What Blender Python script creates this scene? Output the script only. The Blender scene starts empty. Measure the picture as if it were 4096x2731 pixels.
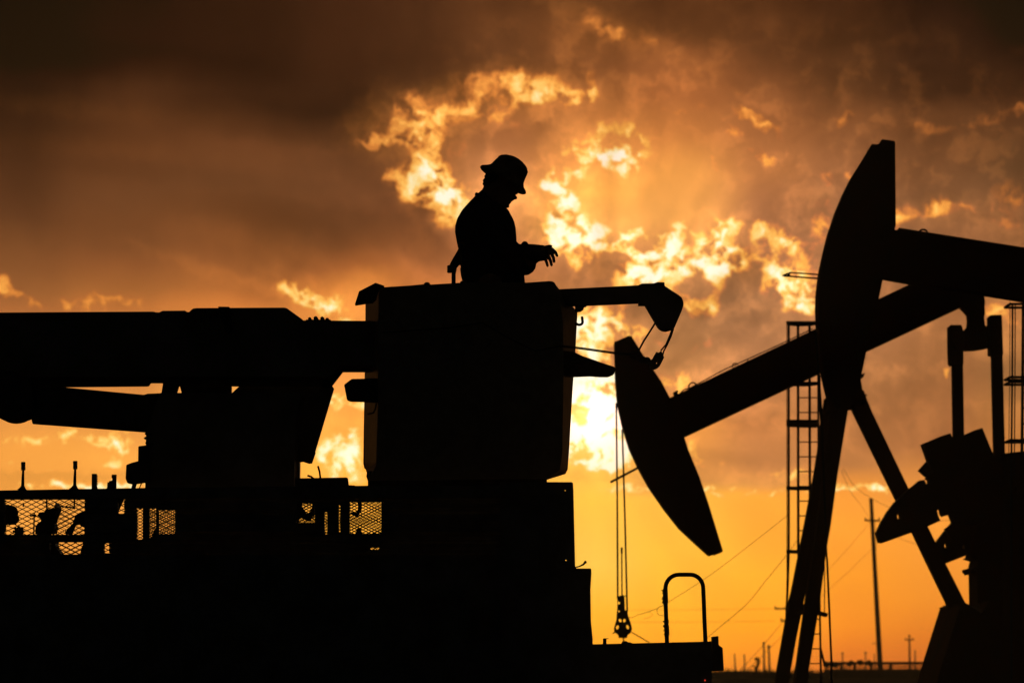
import bpy, bmesh, math, random
from mathutils import Vector, Matrix
random.seed(7)
# ------------------------------------------------------------------ camera
SC = bpy.context.scene
COL = SC.collection
FPX = 11378.0                      # focal length in pixels of a 4096 px wide frame (100 mm)
PITCH = math.atan(1324.5 / FPX)    # horizon at row 2690
EYE = 1.5
cam_d = bpy.data.cameras.new('camera')
cam_d.sensor_width = 36.0
cam_d.lens = 36.0 * FPX / 4096.0
cam_d.clip_end = 20000.0
cam_d.dof.use_dof = True
cam_d.dof.focus_distance = 18.2
cam_d.dof.aperture_fstop = 4.5
cam_o = bpy.data.objects.new('camera', cam_d)
COL.objects.link(cam_o)
cam_o.location = (0, 0, EYE)
cam_o.rotation_euler = (math.pi / 2 + PITCH, 0, 0)
SC.camera = cam_o
SC.view_settings.view_transform = 'Standard'
SC.view_settings.look = 'None'
SC.view_settings.exposure = 0.0
SC.view_settings.gamma = 1.0
SC.render.engine = 'CYCLES'

def ray(px, py):
    u = (px - 2048.0) / FPX
    v = (1365.5 - py) / FPX
    c, s = math.cos(PITCH), math.sin(PITCH)
    return Vector((u, c - v * s, s + v * c))
def azel(px, py):
    d = ray(px, py)
    return math.atan2(d.x, d.y), math.asin(d.z / d.length)
def W(px, py, D):
    d = ray(px, py)
    t = D / d.y
    return Vector((d.x * t, D, EYE + d.z * t))

# ------------------------------------------------------------------ sky (world), in azimuth / elevation
def lin(c):
    r = []
    for k in c:
        k = k / 255.0
        r.append(k / 12.92 if k <= 0.04045 else ((k + 0.055) / 1.055) ** 2.4)
    return (r[0], r[1], r[2], 1.0)
SUN_AZ, SUN_EL = azel(2370, 1700)
wd = bpy.data.worlds.new('World')
SC.world = wd
wd.use_nodes = True
wd.cycles.sampling_method = 'NONE'
SC.cycles.max_bounces = 3; SC.cycles.volume_bounces = 1
nt = wd.node_tree
N, L = nt.nodes, nt.links
N.clear()
def nd(kind, **kw):
    n = N.new(kind)
    for k, v in kw.items():
        setattr(n, k, v)
    return n
def mth(op, a, b=None, c=None, clamp=False):
    n = nd('ShaderNodeMath', operation=op, use_clamp=clamp)
    for i, x in enumerate((a, b, c)):
        if x is None: continue
        if isinstance(x, (int, float)): n.inputs[i].default_value = x
        else: L.new(x, n.inputs[i])
    return n.outputs[0]
def vmt(op, a, b=None, sc=None):
    n = nd('ShaderNodeVectorMath', operation=op)
    for i, x in enumerate((a, b)):
        if x is None: continue
        if isinstance(x, tuple): n.inputs[i].default_value = x
        else: L.new(x, n.inputs[i])
    if sc is not None:
        if isinstance(sc, (int, float)): n.inputs['Scale'].default_value = sc
        else: L.new(sc, n.inputs['Scale'])
    return n.outputs[0]
def mapr(x, a, b, c, d, kind='SMOOTHSTEP'):
    n = nd('ShaderNodeMapRange', interpolation_type=kind)
    L.new(x, n.inputs[0])
    for i, v in enumerate((a, b, c, d)):
        n.inputs[i + 1].default_value = v
    return n.outputs[0]
def mixc(f, a, b, mode='MIX'):
    n = nd('ShaderNodeMix', data_type='RGBA', blend_type=mode)
    if isinstance(f, (int, float)): n.inputs[0].default_value = f
    else: L.new(f, n.inputs[0])
    for i, x in ((6, a), (7, b)):
        if isinstance(x, tuple): n.inputs[i].default_value = x
        else: L.new(x, n.inputs[i])
    return n.outputs[2]
def noise(vec, scale, detail, rough=0.55, dist=0.0, out=0, lac=2.0):
    n = nd('ShaderNodeTexNoise', noise_dimensions='2D')
    L.new(vec, n.inputs['Vector'])
    n.inputs['Scale'].default_value = scale
    n.inputs['Detail'].default_value = detail
    n.inputs['Roughness'].default_value = rough
    n.inputs['Distortion'].default_value = dist
    n.inputs['Lacunarity'].default_value = lac
    return n.outputs[out]
K = FPX / 1000.0
tc = nd('ShaderNodeTexCoord')
sep = nd('ShaderNodeSeparateXYZ'); L.new(tc.outputs['Generated'], sep.inputs[0])
az = mth('MULTIPLY', mth('ARCTAN2', sep.outputs[0], sep.outputs[1]), K)
el = mth('MULTIPLY', mth('ARCSINE', sep.outputs[2]), K)
cmb = nd('ShaderNodeCombineXYZ'); L.new(az, cmb.inputs[0]); L.new(el, cmb.inputs[1])
P0 = cmb.outputs[0]
# soft, slow warp for the broad tones
w1 = vmt('SCALE', vmt('SUBTRACT', noise(P0, 1.6, 3.0, 0.5, out=1), (0.5, 0.5, 0.5)), sc=0.22)
PB = vmt('ADD', P0, w1)
# finer warp for the lit cloud edges
w2 = vmt('SCALE', vmt('SUBTRACT', noise(P0, 9.0, 5.0, 0.55, out=1), (0.5, 0.5, 0.5)), sc=0.085)
w3 = vmt('SCALE', vmt('SUBTRACT', noise(P0, 26.0, 4.0, 0.6, out=1), (0.5, 0.5, 0.5)), sc=0.036)
PC = vmt('ADD', vmt('ADD', P0, w2), w3)

COLS = {
 0:    [(0,24,16,10),(300,34,22,13),(600,62,38,22),(900,90,56,34),(1000,108,68,40),(1100,126,80,47),(1200,150,96,56),(1280,172,108,62),(1650,215,145,78),(1800,238,162,76),(1950,236,160,74),(2100,250,170,78),(2600,235,140,50)],
 500:  [(0,38,24,14),(250,44,26,15),(420,74,45,26),(600,92,56,32),(800,105,66,40),(900,110,68,40),(1000,118,73,43),(1080,134,82,47),(1180,155,97,53),(1260,182,113,60),(1700,220,148,78),(1850,245,170,80),(2600,235,140,50)],
 1000: [(0,50,30,17),(250,48,28,16),(420,56,33,19),(620,104,64,38),(800,105,66,40),(900,108,66,38),(1000,124,75,42),(1080,142,86,48),(1180,172,104,54),(1260,205,125,62),(1600,245,175,90),(1900,250,175,75),(2600,240,145,45)],
 1400: [(0,64,38,22),(250,60,35,20),(460,54,32,19),(620,92,57,34),(800,106,66,41),(920,108,66,40),(1000,128,77,44),(1080,160,95,52),(1160,208,130,64),(1240,228,148,74),(1500,235,155,80),(1800,248,170,75),(2100,255,180,60),(2600,250,155,35)],
 1700: [(0,74,45,26),(200,70,42,24),(350,76,47,27),(500,112,71,41),(650,118,74,44),(800,116,72,46),(900,118,72,45),(1030,148,90,54),(1160,200,122,66),(1600,240,160,80),(2100,255,180,60),(2600,250,155,35)],
 2000: [(0,88,54,30),(200,98,61,35),(400,130,82,45),(520,160,102,62),(650,196,130,82),(780,215,148,92),(950,175,112,74),(1100,182,116,72),(1600,240,165,85),(2100,255,190,75),(2600,255,160,30)],
 2350: [(0,104,65,36),(150,126,78,42),(300,132,82,47),(450,176,112,62),(600,226,150,82),(750,250,178,90),(880,238,170,94),(1000,175,118,78),(1150,160,106,70),(1320,185,125,82),(1500,190,125,80),(1650,255,215,130),(1850,255,190,90),(2000,255,196,75),(2250,255,203,85),(2450,255,182,42),(2600,255,165,26),(2700,245,150,25)],
 2700: [(0,86,52,28),(130,96,59,32),(220,134,82,46),(400,160,98,55),(550,198,127,69),(700,238,164,86),(860,238,168,92),(1000,190,130,84),(1150,168,116,78),(1350,165,115,76),(1500,190,130,82),(1700,220,145,68),(1850,208,138,74),(1950,205,138,76),(1990,255,186,74),(2200,255,194,62),(2450,255,178,36),(2600,255,162,24),(2700,240,140,30)],
 3050: [(0,78,47,25),(200,94,58,33),(330,124,77,45),(500,146,92,55),(700,172,112,68),(850,166,110,74),(1000,152,104,76),(1200,150,106,78),(1450,170,116,80),(1700,184,118,72),(1900,186,122,76),(1960,215,146,80),(1995,250,168,62),(2300,255,175,42),(2500,255,162,22),(2600,250,148,26),(2700,228,125,34)],
 3400: [(0,64,38,21),(200,70,43,24),(350,92,58,34),(500,122,77,46),(700,140,92,60),(900,140,96,68),(1200,155,106,74),(1500,164,110,72),(1700,166,108,68),(1880,178,116,70),(1980,238,152,62),(2100,250,160,54),(2300,252,156,36),(2500,240,138,28),(2600,222,116,28),(2700,200,98,32)],
 3800: [(0,38,23,14),(200,54,33,20),(400,66,41,25),(500,98,62,37),(700,114,75,48),(850,126,86,58),(1000,146,98,66),(1200,152,102,66),(1500,155,102,65),(1800,160,102,64),(1920,205,132,68),(2100,240,155,60),(2400,236,142,40),(2550,216,116,30),(2700,192,92,34)],
 4096: [(0,16,12,8),(200,30,19,12),(450,68,42,25),(600,88,57,35),(750,98,67,43),(900,122,82,55),(1200,165,110,68),(1500,150,104,65),(1900,190,120,60),(2200,232,152,70),(2600,200,100,35)],
}
sepb = nd('ShaderNodeSeparateXYZ'); L.new(PB, sepb.inputs[0])
# rows map to elevation; the lowest band (rows > 1900) is flat air, so it is warped much less
ELTOP = azel(2048, -100)[1] * K
ELBOT = azel(2048, 2720)[1] * K
elw = mth('ADD', el, mth('MULTIPLY', mth('SUBTRACT', sepb.outputs[1], el), mapr(el, 0.5, 1.05, 0.08, 1.0)))
fac = mapr(elw, ELBOT, ELTOP, 0.0, 1.0, 'LINEAR')
prev = None; pxa = None
for x in sorted(COLS):
    r = nd('ShaderNodeValToRGB')
    cr = r.color_ramp
    cr.interpolation = 'CARDINAL' if False else 'EASE'
    stops = []
    for (y, a, b, c) in COLS[x]:
        e = azel(2048, y)[1] * K
        stops.append(((e - ELBOT) / (ELTOP - ELBOT), lin((a, b, c))))
    stops.sort()
    cr.interpolation = 'LINEAR'
    cr.elements[0].position = stops[0][0]; cr.elements[0].color = stops[0][1]
    cr.elements[1].position = stops[-1][0]; cr.elements[1].color = stops[-1][1]
    for p, c in stops[1:-1]:
        e = cr.elements.new(p); e.color = c
    L.new(fac, r.inputs[0])
    X = azel(x, 1365)[0] * K
    if prev is None: prev = r.outputs[0]
    else: prev = mixc(mapr(sepb.outputs[0], pxa, X, 0.0, 1.0, 'SMOOTHSTEP' ), prev, r.outputs[0])
    pxa = X
base = prev

BR = [ # lit wisps: x, y, rx, ry, turn (deg, clockwise), amount
 (1600,562,130,20,-5,.75),(1665,500,120,70,-10,.6),(1649,425,60,60,0,.42),(1787,453,130,38,-18,.42),(1953,400,160,62,0,.45),
 (2036,312,160,34,0,.42),(2146,343,120,40,18,.5),(2229,383,170,30,0,.72),(2362,345,26,60,10,.6),(2273,431,28,55,-15,.45),
 (2080,415,50,22,20,.4),(1698,586,50,60,0,.5),(1798,597,70,50,0,.3),(1732,652,60,60,0,.6),(1690,722,110,60,0,.95),(1743,770,70,60,20,.9),
 (1830,752,60,20,0,.6),(1800,840,52,70,20,.85),(1850,800,60,40,0,.6),(2080,520,80,50,0,.16),(1955,480,150,40,0,.2),
 (2400,100,110,30,38,.2),(2520,150,200,26,14,.22),(2455,590,140,90,0,.75),(2423,632,110,40,22,.62),(2490,650,80,50,0,.62),(2251,580,40,30,0,.2),(2545,580,40,60,0,.35),
 (2269,719,75,95,15,.9),(2186,749,70,60,0,.55),(2150,785,70,50,0,.35),(2233,800,60,60,0,.6),(2281,856,48,70,10,.95),
 (2305,915,90,52,0,1.15),(2233,933,75,60,0,.8),(2239,987,34,50,0,.6),(2352,969,80,48,15,.95),(2317,1015,40,50,0,.55),(2424,951,80,44,0,1.0),(2290,1060,26,26,0,.5),
 (2490,968,60,28,0,.9),(2543,938,60,20,-15,.9),(2614,950,70,17,8,.9),(2642,984,24,44,10,.85),(2550,1012,70,20,15,1.0),
 (2632,1058,90,48,0,1.1),(2700,1017,70,50,0,.75),(2555,1112,60,38,10,1.0),(2498,1106,40,40,0,.5),(2644,1124,80,38,0,.8),(2721,965,55,75,0,.6),
 (2739,922,30,45,0,.65),(2757,1070,48,30,0,.9),(2793,1090,30,30,0,.6),(2480,1180,60,60,0,.45),(2660,1190,60,50,0,.5),
 (2900,912,62,34,-10,.95),(2829,951,44,34,0,.8),(2858,981,32,70,0,1.0),(2876,1032,66,60,20,1.05),(2940,1029,65,50,15,.8),(2852,1072,65,34,0,.85),
 (2876,1120,26,30,0,.5),(2811,1023,28,40,0,.6),(3031,921,42,50,0,.65),(3090,942,55,42,25,.55),(3144,972,44,50,10,.6),(3198,1017,46,65,0,.6),
 (3085,1052,44,44,0,.7),(3114,1112,55,65,10,.95),(3168,1165,65,62,10,.85),(3227,1136,52,70,0,.7),(3186,1216,45,34,0,.75),(3043,1011,40,26,0,.45),(3240,1200,40,40,0,.6),
 (3290,880,36,65,15,.5),(3255,975,30,50,0,.25),(2781,1222,66,36,10,.7),(2858,1195,26,55,0,.42),(2846,636,46,34,35,.5),(3049,630,64,20,30,.4),
 (2346,1302,66,56,0,1.3),(2382,1265,70,34,0,.9),(2370,1356,66,60,0,1.2),(2436,1294,60,20,25,.95),(2500,1320,70,22,20,.95),(2561,1334,55,24,15,.8),(2665,1352,50,34,0,.45),(2480,1262,90,18,8,.35),
 (2366,1642,175,135,0,2.0),(2315,1521,46,46,0,1.2),(2369,1534,27,30,0,.9),(2436,1546,32,48,0,1.1),(2423,1610,80,70,0,1.5),(2360,1706,170,90,0,1.6),
 (2328,1802,120,70,0,1.3),(2455,1836,130,38,8,1.35),(2506,1860,60,34,0,.9),(2468,1735,62,95,0,1.4),(2410,1790,56,36,0,-1.0),(2353,1416,46,22,0,.8),(2400,1440,30,26,0,.35),
 (2697,1540,70,56,15,.65),(2768,1808,32,50,-20,.6),(2870,1862,50,15,0,.35),(3061,1897,100,18,0,.35),(3144,1888,60,26,10,.4),(3220,1906,90,22,0,.35),
 (2450,1955,320,13,-1,.42),(2880,1953,120,9,-2,.4),(3000,1970,330,9,-2,.42),(3400,1946,200,22,2,.36),(3560,1944,90,16,0,.3),
 (1195,1183,100,24,28,.8),(1290,1222,105,36,28,.75),(1390,1255,120,56,20,.6),(5,1150,60,40,50,.45),(120,1215,70,16,35,.25),(400,1222,170,32,0,.42),
 (1345,1600,60,28,0,.5),(1425,1622,70,22,0,.5),(1420,1738,66,28,0,.6),(1330,1800,80,60,0,.5),(1390,1875,90,80,0,.62),(1350,1510,60,30,0,.3),
 (110,1762,180,22,-6,.35),(370,1755,130,24,15,.38),(475,1780,52,70,0,.42),(250,1858,330,18,0,.26),(380,1942,280,15,0,.3),(60,1900,90,12,10,.2),
 (3650,850,130,26,-12,.25),(3800,832,90,26,0,.25),(3990,865,90,34,20,.22),(4040,780,70,50,0,.18),(3300,712,26,34,20,.3),(3390,706,50,14,0,.25),
 (3700,520,160,20,0,.14),(4000,470,130,20,-20,.14),(3560,882,70,26,0,.35),(3020,475,80,24,20,.3),(3090,530,60,20,30,.2),(2920,525,36,24,0,.26),(3380,478,48,28,-30,.22),(2700,458,130,24,-12,.28),
 (2980,380,90,14,10,.14),(3990,1242,44,34,0,.5),(4075,1270,50,90,0,.42),(3790,1492,12,18,0,.6),(3630,1380,20,12,0,.25),(3540,1400,20,14,0,.25),(3740,1600,40,16,0,.16),
 (2900,1330,220,20,-30,.14),(2760,1400,150,30,-20,.12),
]
DK = [ # thicker, unlit cloud
 (2490,1062,150,56,5,.5),(2175,905,100,56,0,.5),(2990,1150,90,110,-20,.3),(2360,1478,110,30,0,.45),(2600,1235,180,40,0,.25),(2975,1040,50,90,-30,.3),
 (1735,825,70,40,10,.35),(2265,860,40,30,0,.3),(2225,745,24,20,0,.3),(1745,640,26,26,0,.35),(2400,1345,120,30,0,0.2),(2080,395,60,24,10,.3),(1850,350,60,30,0,.3),(2260,290,90,50,0,.28),
 (2040,560,120,60,0,.12),(1900,470,110,34,0,.15),(2450,1390,160,30,10,.3),(2860,1230,180,40,20,.12),(2380,1905,160,22,0,.18),(2460,1570,20,20,0,.2),
 (3700,800,150,20,-6,.12),(3880,870,60,24,0,.14),(3150,820,120,70,30,.08),(250,1900,300,16,0,.18),(60,1930,120,14,0,.12),(1450,420,300,70,10,.12),(1950,240,140,40,10,.1),
 (1250,505,480,60,6,.28),(350,230,700,60,2,.22),(1250,880,480,60,8,.18),(1750,1010,200,60,20,.2),(700,700,500,30,4,.12),(3500,330,500,60,4,.2),
]
def blobs(lst, P, soft=0.8):
    acc = None
    for i_, (x, y, rx, ry, rot, a) in enumerate(lst):
        if i_ and i_ % 30 == 0:      # the next batch waits for this one, which keeps the shader's stack small
            P = vmt('ADD', P, vmt('SCALE', (1.0, 1.0, 0.0), sc=mth('MULTIPLY', acc, 1e-7)))
        if lst is BR and y < 600 and x < 2400: a *= 0.74
        if lst is BR and x > 2750 and y < 900 and a < 0.4: a *= 1.25
        if lst is BR and x < 1500 and y > 1480: a *= 2.0
        if lst is BR and 1930 < y < 1990: a *= 1.9; ry *= 0.8
        A, E = azel(x, y)
        m = nd('ShaderNodeMapping', vector_type='TEXTURE')
        L.new(P, m.inputs[0])
        m.inputs[1].default_value = (A * K, E * K, 0)
        m.inputs[2].default_value = (0, 0, -math.radians(rot))
        m.inputs[3].default_value = (rx * 1.85 / 1000.0, ry * 1.85 / 1000.0, 1)
        g = nd('ShaderNodeTexGradient', gradient_type='SPHERICAL'); L.new(m.outputs[0], g.inputs[0])
        v = mapr(g.outputs[1], 0.0, soft, 0.0, a)
        acc = v if acc is None else mth('ADD', acc, v)
    return acc
Mk = blobs(BR, PC)
Dk = blobs(DK, PC, 0.7)
nf = noise(PC, 13.0, 7.0, 0.6)
ns = noise(PB, 3.2, 5.0, 0.55)
nl = noise(PC, 30.0, 4.0, 0.6)
# lit amount broken up by the cloud's own texture
Mk = mth('MULTIPLY', mth('SUBTRACT', 1.0, mth('POWER', 2.718, mth('MULTIPLY', Mk, -0.75))), 1.55)
tex = mapr(nf, 0.34, 0.66, 0.08, 1.65, 'LINEAR')
tex = mth('ADD', tex, mth('MULTIPLY', mth('SUBTRACT', nl, 0.5), 0.9))
n3 = noise(PC, 75.0, 3.0, 0.6)
tex = mth('ADD', tex, mth('MULTIPLY', mth('SUBTRACT', n3, 0.5), 0.6))
M = mth('MULTIPLY', mth('POWER', Mk, 1.3), tex)
SB = blobs([(2385,1655,115,80,0,1.0),(2335,1700,90,70,0,0.7),(2440,1700,50,80,0,.5),(2345,1310,50,50,0,.5),(2340,1775,100,60,0,.5),(2440,1830,100,32,0,.5)], PC, 0.8)
M = mth('ADD', M, mth('MULTIPLY', SB, mapr(nf, 0.3, 0.6, 0.25, 0.75)))
# thin unlit cloud mottling on the broad tones, stronger to the right of the man, absent in the clear low band
area = mth('MULTIPLY', mapr(el, 0.72, 1.0, 0.0, 1.0), mapr(az, -1.0, 0.3, 0.35, 1.0))
area = mth('MULTIPLY', area, mth('SUBTRACT', 1.0, blobs([(2620,740,330,250,0,.85)], P0, .8)))
mot = mth('ADD', 1.0, mth('MULTIPLY', mth('SUBTRACT', ns, 0.5), mth('MULTIPLY', area, 0.6)))
mot2 = mth('ADD', mot, mth('MULTIPLY', mth('SUBTRACT', nf, 0.5), mth('MULTIPLY', area, 0.35)))
col = vmt('SCALE', base, sc=mot2)
col = vmt('SCALE', col, sc=mapr(Dk, 0.0, 1.0, 1.0, 0.25, 'LINEAR'))
# faint puffs of thin lit cloud across the right half, and soft orange bodies behind the bright edges
n4 = noise(PC, 6.5, 8.0, 0.60)
pf = mth('MULTIPLY', mapr(n4, 0.48, 0.68, 0.0, 1.0), blobs([(3000,700,1100,420,0,1.0),(3300,1350,900,380,0,.8),(2200,330,500,200,0,.6)], PB, 0.8))
gl = blobs([(1640,500,190,110,-10,.6),(1950,410,240,100,-8,.55),(2220,375,230,70,0,.5),(1720,660,110,170,0,.6),(2460,600,190,120,0,.6),(2210,800,140,140,0,.45),
  (2330,950,130,100,0,.5),(2600,1030,280,110,5,.5),(2890,1000,150,120,0,.5),(3130,1080,150,180,20,.55),(1290,1215,240,60,28,.4),(2420,1310,170,70,10,.5),(2380,1660,220,260,0,.6),
  (3100,1895,200,34,0,.4),(1390,1850,140,180,0,.4),(2480,130,260,40,24,.35),(3300,890,70,90,0,.3),(3800,845,250,50,-5,.3),(4040,1270,90,120,0,.4),(1850,840,90,90,0,.5),(350,440,460,36,3,.05),(900,1100,360,24,17,.16),(1300,1050,420,34,12,.08),(500,600,500,26,3,.03)], PC, 0.9)
gtx = mapr(nf, 0.32, 0.68, 0.35, 1.15, 'LINEAR')
gcol = vmt('ADD', vmt('SCALE', col, sc=1.35), (0.10, 0.035, 0.006))
gcol2 = vmt('ADD', vmt('SCALE', col, sc=1.45), (0.26, 0.095, 0.016))
col = mixc(mth('MULTIPLY', mth('MULTIPLY', pf, 0.55), mth('SUBTRACT', 1.0, blobs([(2640,720,300,230,0,.9)], P0, .8)), clamp=True), col, gcol)
col = mixc(mth('MULTIPLY', gl, gtx, clamp=True), col, gcol2)
ramp = nd('ShaderNodeValToRGB'); cr = ramp.color_ramp
st = [(0.0,(120,74,40)),(0.10,(172,104,52)),(0.22,(214,138,66)),(0.36,(246,180,88)),(0.50,(255,208,118)),(0.66,(255,232,166)),(0.82,(255,248,216)),(1.0,(255,254,246))]
cr.elements[0].position = 0; cr.elements[0].color = lin(st[0][1])
cr.elements[1].position = 1; cr.elements[1].color = lin(st[-1][1])
for p, c in st[1:-1]:
    cr.elements.new(p).color = lin(c)
L.new(mth('MULTIPLY', M, 0.62), ramp.inputs[0])
f1 = mapr(M, 0.0, 0.30, 0.0, 1.0)
lit = nd('ShaderNodeMix', data_type='RGBA', blend_type='LIGHTEN'); lit.inputs[0].default_value = 1.0
L.new(col, lit.inputs[6]); L.new(ramp.outputs[0], lit.inputs[7])
front = mixc(f1, col, lit.outputs[2])
# soft rays fanning from the sun between the clouds
dx_ = mth('SUBTRACT', az, SUN_AZ * K); dy_ = mth('SUBTRACT', el, SUN_EL * K)
ang = mth('ARCTAN2', dx_, dy_); dist = mth('SQRT', mth('ADD', mth('MULTIPLY', dx_, dx_), mth('MULTIPLY', dy_, dy_)))
rc = nd('ShaderNodeCombineXYZ'); L.new(ang, rc.inputs[0]); L.new(mth('MULTIPLY', dist, 0.25), rc.inputs[1])
rn = noise(rc.outputs[0], 4.5, 2.0, 0.5)
ray_ = mth('MULTIPLY', mth('SUBTRACT', rn, 0.48), mth('MULTIPLY', mapr(dist, 0.15, 0.5, 0.0, 1.0), mapr(dist, 0.7, 2.2, 0.95, 0.0)))
front = vmt('SCALE', front, sc=mth('ADD', 1.0, mth('MULTIPLY', ray_, mapr(el, 0.75, 1.0, 0.25, 1.0))))
# the sun's own glare behind the thinnest cloud
sb = blobs([(2366,1660,110,120,0,1.0)], P0, 1.0)
front = vmt('ADD', front, vmt('SCALE', front, sc=mth('MULTIPLY', sb, 0.7)))
# away from the afterglow the sky is a dim dusk sky
sky = nd('ShaderNodeTexSky', sky_type='NISHITA', sun_disc=False)
sky.sun_elevation = SUN_EL
sky.sun_rotation = SUN_AZ
dusk = vmt('SCALE', sky.outputs[0], sc=0.0022)
edge = mth('MULTIPLY', mapr(mth('ABSOLUTE', az), 2.3, 5.0, 1.0, 0.0), mapr(el, 2.8, 5.5, 1.0, 0.0))
edge = mth('MULTIPLY', edge, mapr(el, -0.25, -0.05, 0.0, 1.0))
tint = nd('ShaderNodeMix', data_type='RGBA'); L.new(mapr(el, 0.0, 2.6, 1.0, 0.0, 'LINEAR'), tint.inputs[0]); tint.inputs[6].default_value = (1.15, 1.00, 0.84, 1); tint.inputs[7].default_value = (1.25, 1.16, 0.86, 1)
front = vmt('MULTIPLY', front, tint.outputs[2])
# the air in front adds a little light of its own, so the sky behind it is that much darker
veil = nd('ShaderNodeCombineXYZ'); veil.inputs[0].default_value = 0.013; veil.inputs[1].default_value = 0.0072; veil.inputs[2].default_value = 0.0026
front = vmt('MAXIMUM', vmt('SUBTRACT', front, vmt('SCALE', veil.outputs[0], sc=mapr(el, 0.6, 1.8, 0.3, 1.0))), vmt('SCALE', front, sc=0.3))
full = mixc(edge, dusk, front)
bg = nd('ShaderNodeBackground'); L.new(full, bg.inputs[0]); bg.inputs[1].default_value = 1.0
wo = nd('ShaderNodeOutputWorld'); L.new(bg.outputs[0], wo.inputs[0])

sun_d = bpy.data.lights.new('sun', 'SUN'); sun_d.energy = 0.2; sun_d.angle = math.radians(2.0); sun_d.color = (1.0, 0.72, 0.42)
sun_o = bpy.data.objects.new('sun', sun_d); COL.objects.link(sun_o)
sd = Vector((math.sin(SUN_AZ) * math.cos(SUN_EL), math.cos(SUN_AZ) * math.cos(SUN_EL), math.sin(SUN_EL)))
sun_o.rotation_euler = sd.to_track_quat('Z', 'Y').to_euler()
# ------------------------------------------------------------------ materials
def mat(name, rgb, rough=0.6, metal=0.0, spec=0.3, var=0.35, scale=6.0, bump=0.15, rgb2=None):
    m = bpy.data.materials.new(name); m.use_nodes = True
    t = m.node_tree; b = t.nodes['Principled BSDF']
    tcn = t.nodes.new('ShaderNodeTexCoord')
    no = t.nodes.new('ShaderNodeTexNoise'); no.inputs['Scale'].default_value = scale
    no.inputs['Detail'].default_value = 6; no.inputs['Roughness'].default_value = 0.65
    t.links.new(tcn.outputs['Object'], no.inputs['Vector'])
    r = t.nodes.new('ShaderNodeValToRGB')
    r.color_ramp.elements[0].position = 0.35; r.color_ramp.elements[1].position = 0.68
    a = tuple(rgb); b2 = tuple(rgb2) if rgb2 else tuple(c * (1 - var) for c in rgb)
    r.color_ramp.elements[0].color = (*b2, 1); r.color_ramp.elements[1].color = (*a, 1)
    t.links.new(no.outputs[0], r.inputs[0]); t.links.new(r.outputs[0], b.inputs['Base Color'])
    b.inputs['Roughness'].default_value = min(1.0, rough + 0.25); b.inputs['Metallic'].default_value = metal
    b.inputs['Specular IOR Level'].default_value = spec * 0.2
    if bump:
        bp = t.nodes.new('ShaderNodeBump'); bp.inputs['Strength'].default_value = bump; bp.inputs['Distance'].default_value = 0.01
        t.links.new(no.outputs[0], bp.inputs['Height']); t.links.new(bp.outputs[0], b.inputs['Normal'])
    return m
M_ = {
 'boom': mat('boom_paint', (0.30,0.27,0.23), 0.5, 0, 0.3, 0.25, 3, 0.05, (0.16,0.12,0.08)),
 'fibre': mat('bucket_fibreglass', (0.40,0.29,0.18), 0.30, 0, 1.8, 0.4, 14, 0.2, (0.26,0.18,0.11)),
 'truck': mat('truck_body_paint', (0.30,0.29,0.27), 0.55, 0, 0.3, 0.5, 4, 0.1, (0.12,0.09,0.06)),
 'steel': mat('weathered_steel', (0.16,0.14,0.12), 0.6, 0.5, 0.3, 0.5, 12, 0.2),
 'rubber': mat('black_rubber', (0.03,0.03,0.03), 0.8, 0, 0.2, 0.3, 20, 0.2),
 'pump': mat('pump_paint', (0.10,0.075,0.055), 0.7, 0, 0.2, 0.5, 2, 0.2, (0.16,0.07,0.035)),
 'galv': mat('galvanised_steel', (0.12,0.12,0.11), 0.6, 0.2, 0.3, 0.3, 10, 0.1),
 'cable': mat('wire_rope', (0.10,0.09,0.08), 0.6, 0.6, 0.2, 0.3, 60, 0.3),
 'wood': mat('weathered_pole_wood', (0.16,0.11,0.07), 0.85, 0, 0.2, 0.4, 8, 0.4),
 'cloth': mat('work_jacket_cloth', (0.05,0.05,0.055), 0.9, 0, 0.1, 0.3, 30, 0.4),
 'trouser': mat('work_trouser_cloth', (0.04,0.045,0.06), 0.9, 0, 0.1, 0.3, 30, 0.4),
 'skin': mat('skin', (0.35,0.20,0.13), 0.6, 0, 0.3, 0.15, 30, 0.1),
 'hat': mat('hard_hat_shell', (0.16,0.15,0.11), 0.45, 0, 0.3, 0.4, 14, 0.05, (0.07,0.06,0.05)),
 'hair': mat('hair', (0.03,0.02,0.015), 0.8, 0, 0.2, 0.3, 60, 0.4),
 'leather': mat('padded_sleeve_canvas', (0.09,0.06,0.035), 0.85, 0, 0.1, 0.4, 25, 0.5),
 'web': mat('safety_webbing', (0.30,0.20,0.06), 0.85, 0, 0.1, 0.4, 40, 0.4),
 'dirt': mat('dry_dirt', (0.10,0.07,0.045), 0.95, 0, 0.0, 0.4, 0.6, 0.3),
 'weed': mat('dry_weeds', (0.07,0.055,0.025), 0.9, 0, 0.1, 0.4, 5, 0.0),
 'plastic': mat('grey_plastic', (0.12,0.12,0.12), 0.5, 0, 0.3, 0.3, 10, 0.1),
}
ml = bpy.data.materials.new('red_lamp'); ml.use_nodes = True
_b = ml.node_tree.nodes['Principled BSDF']; _b.inputs['Base Color'].default_value = (0.5, 0.01, 0.01, 1)
_b.inputs['Emission Color'].default_value = (1.0, 0.06, 0.03, 1); _b.inputs['Emission Strength'].default_value = 0.9
M_['red'] = ml

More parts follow.
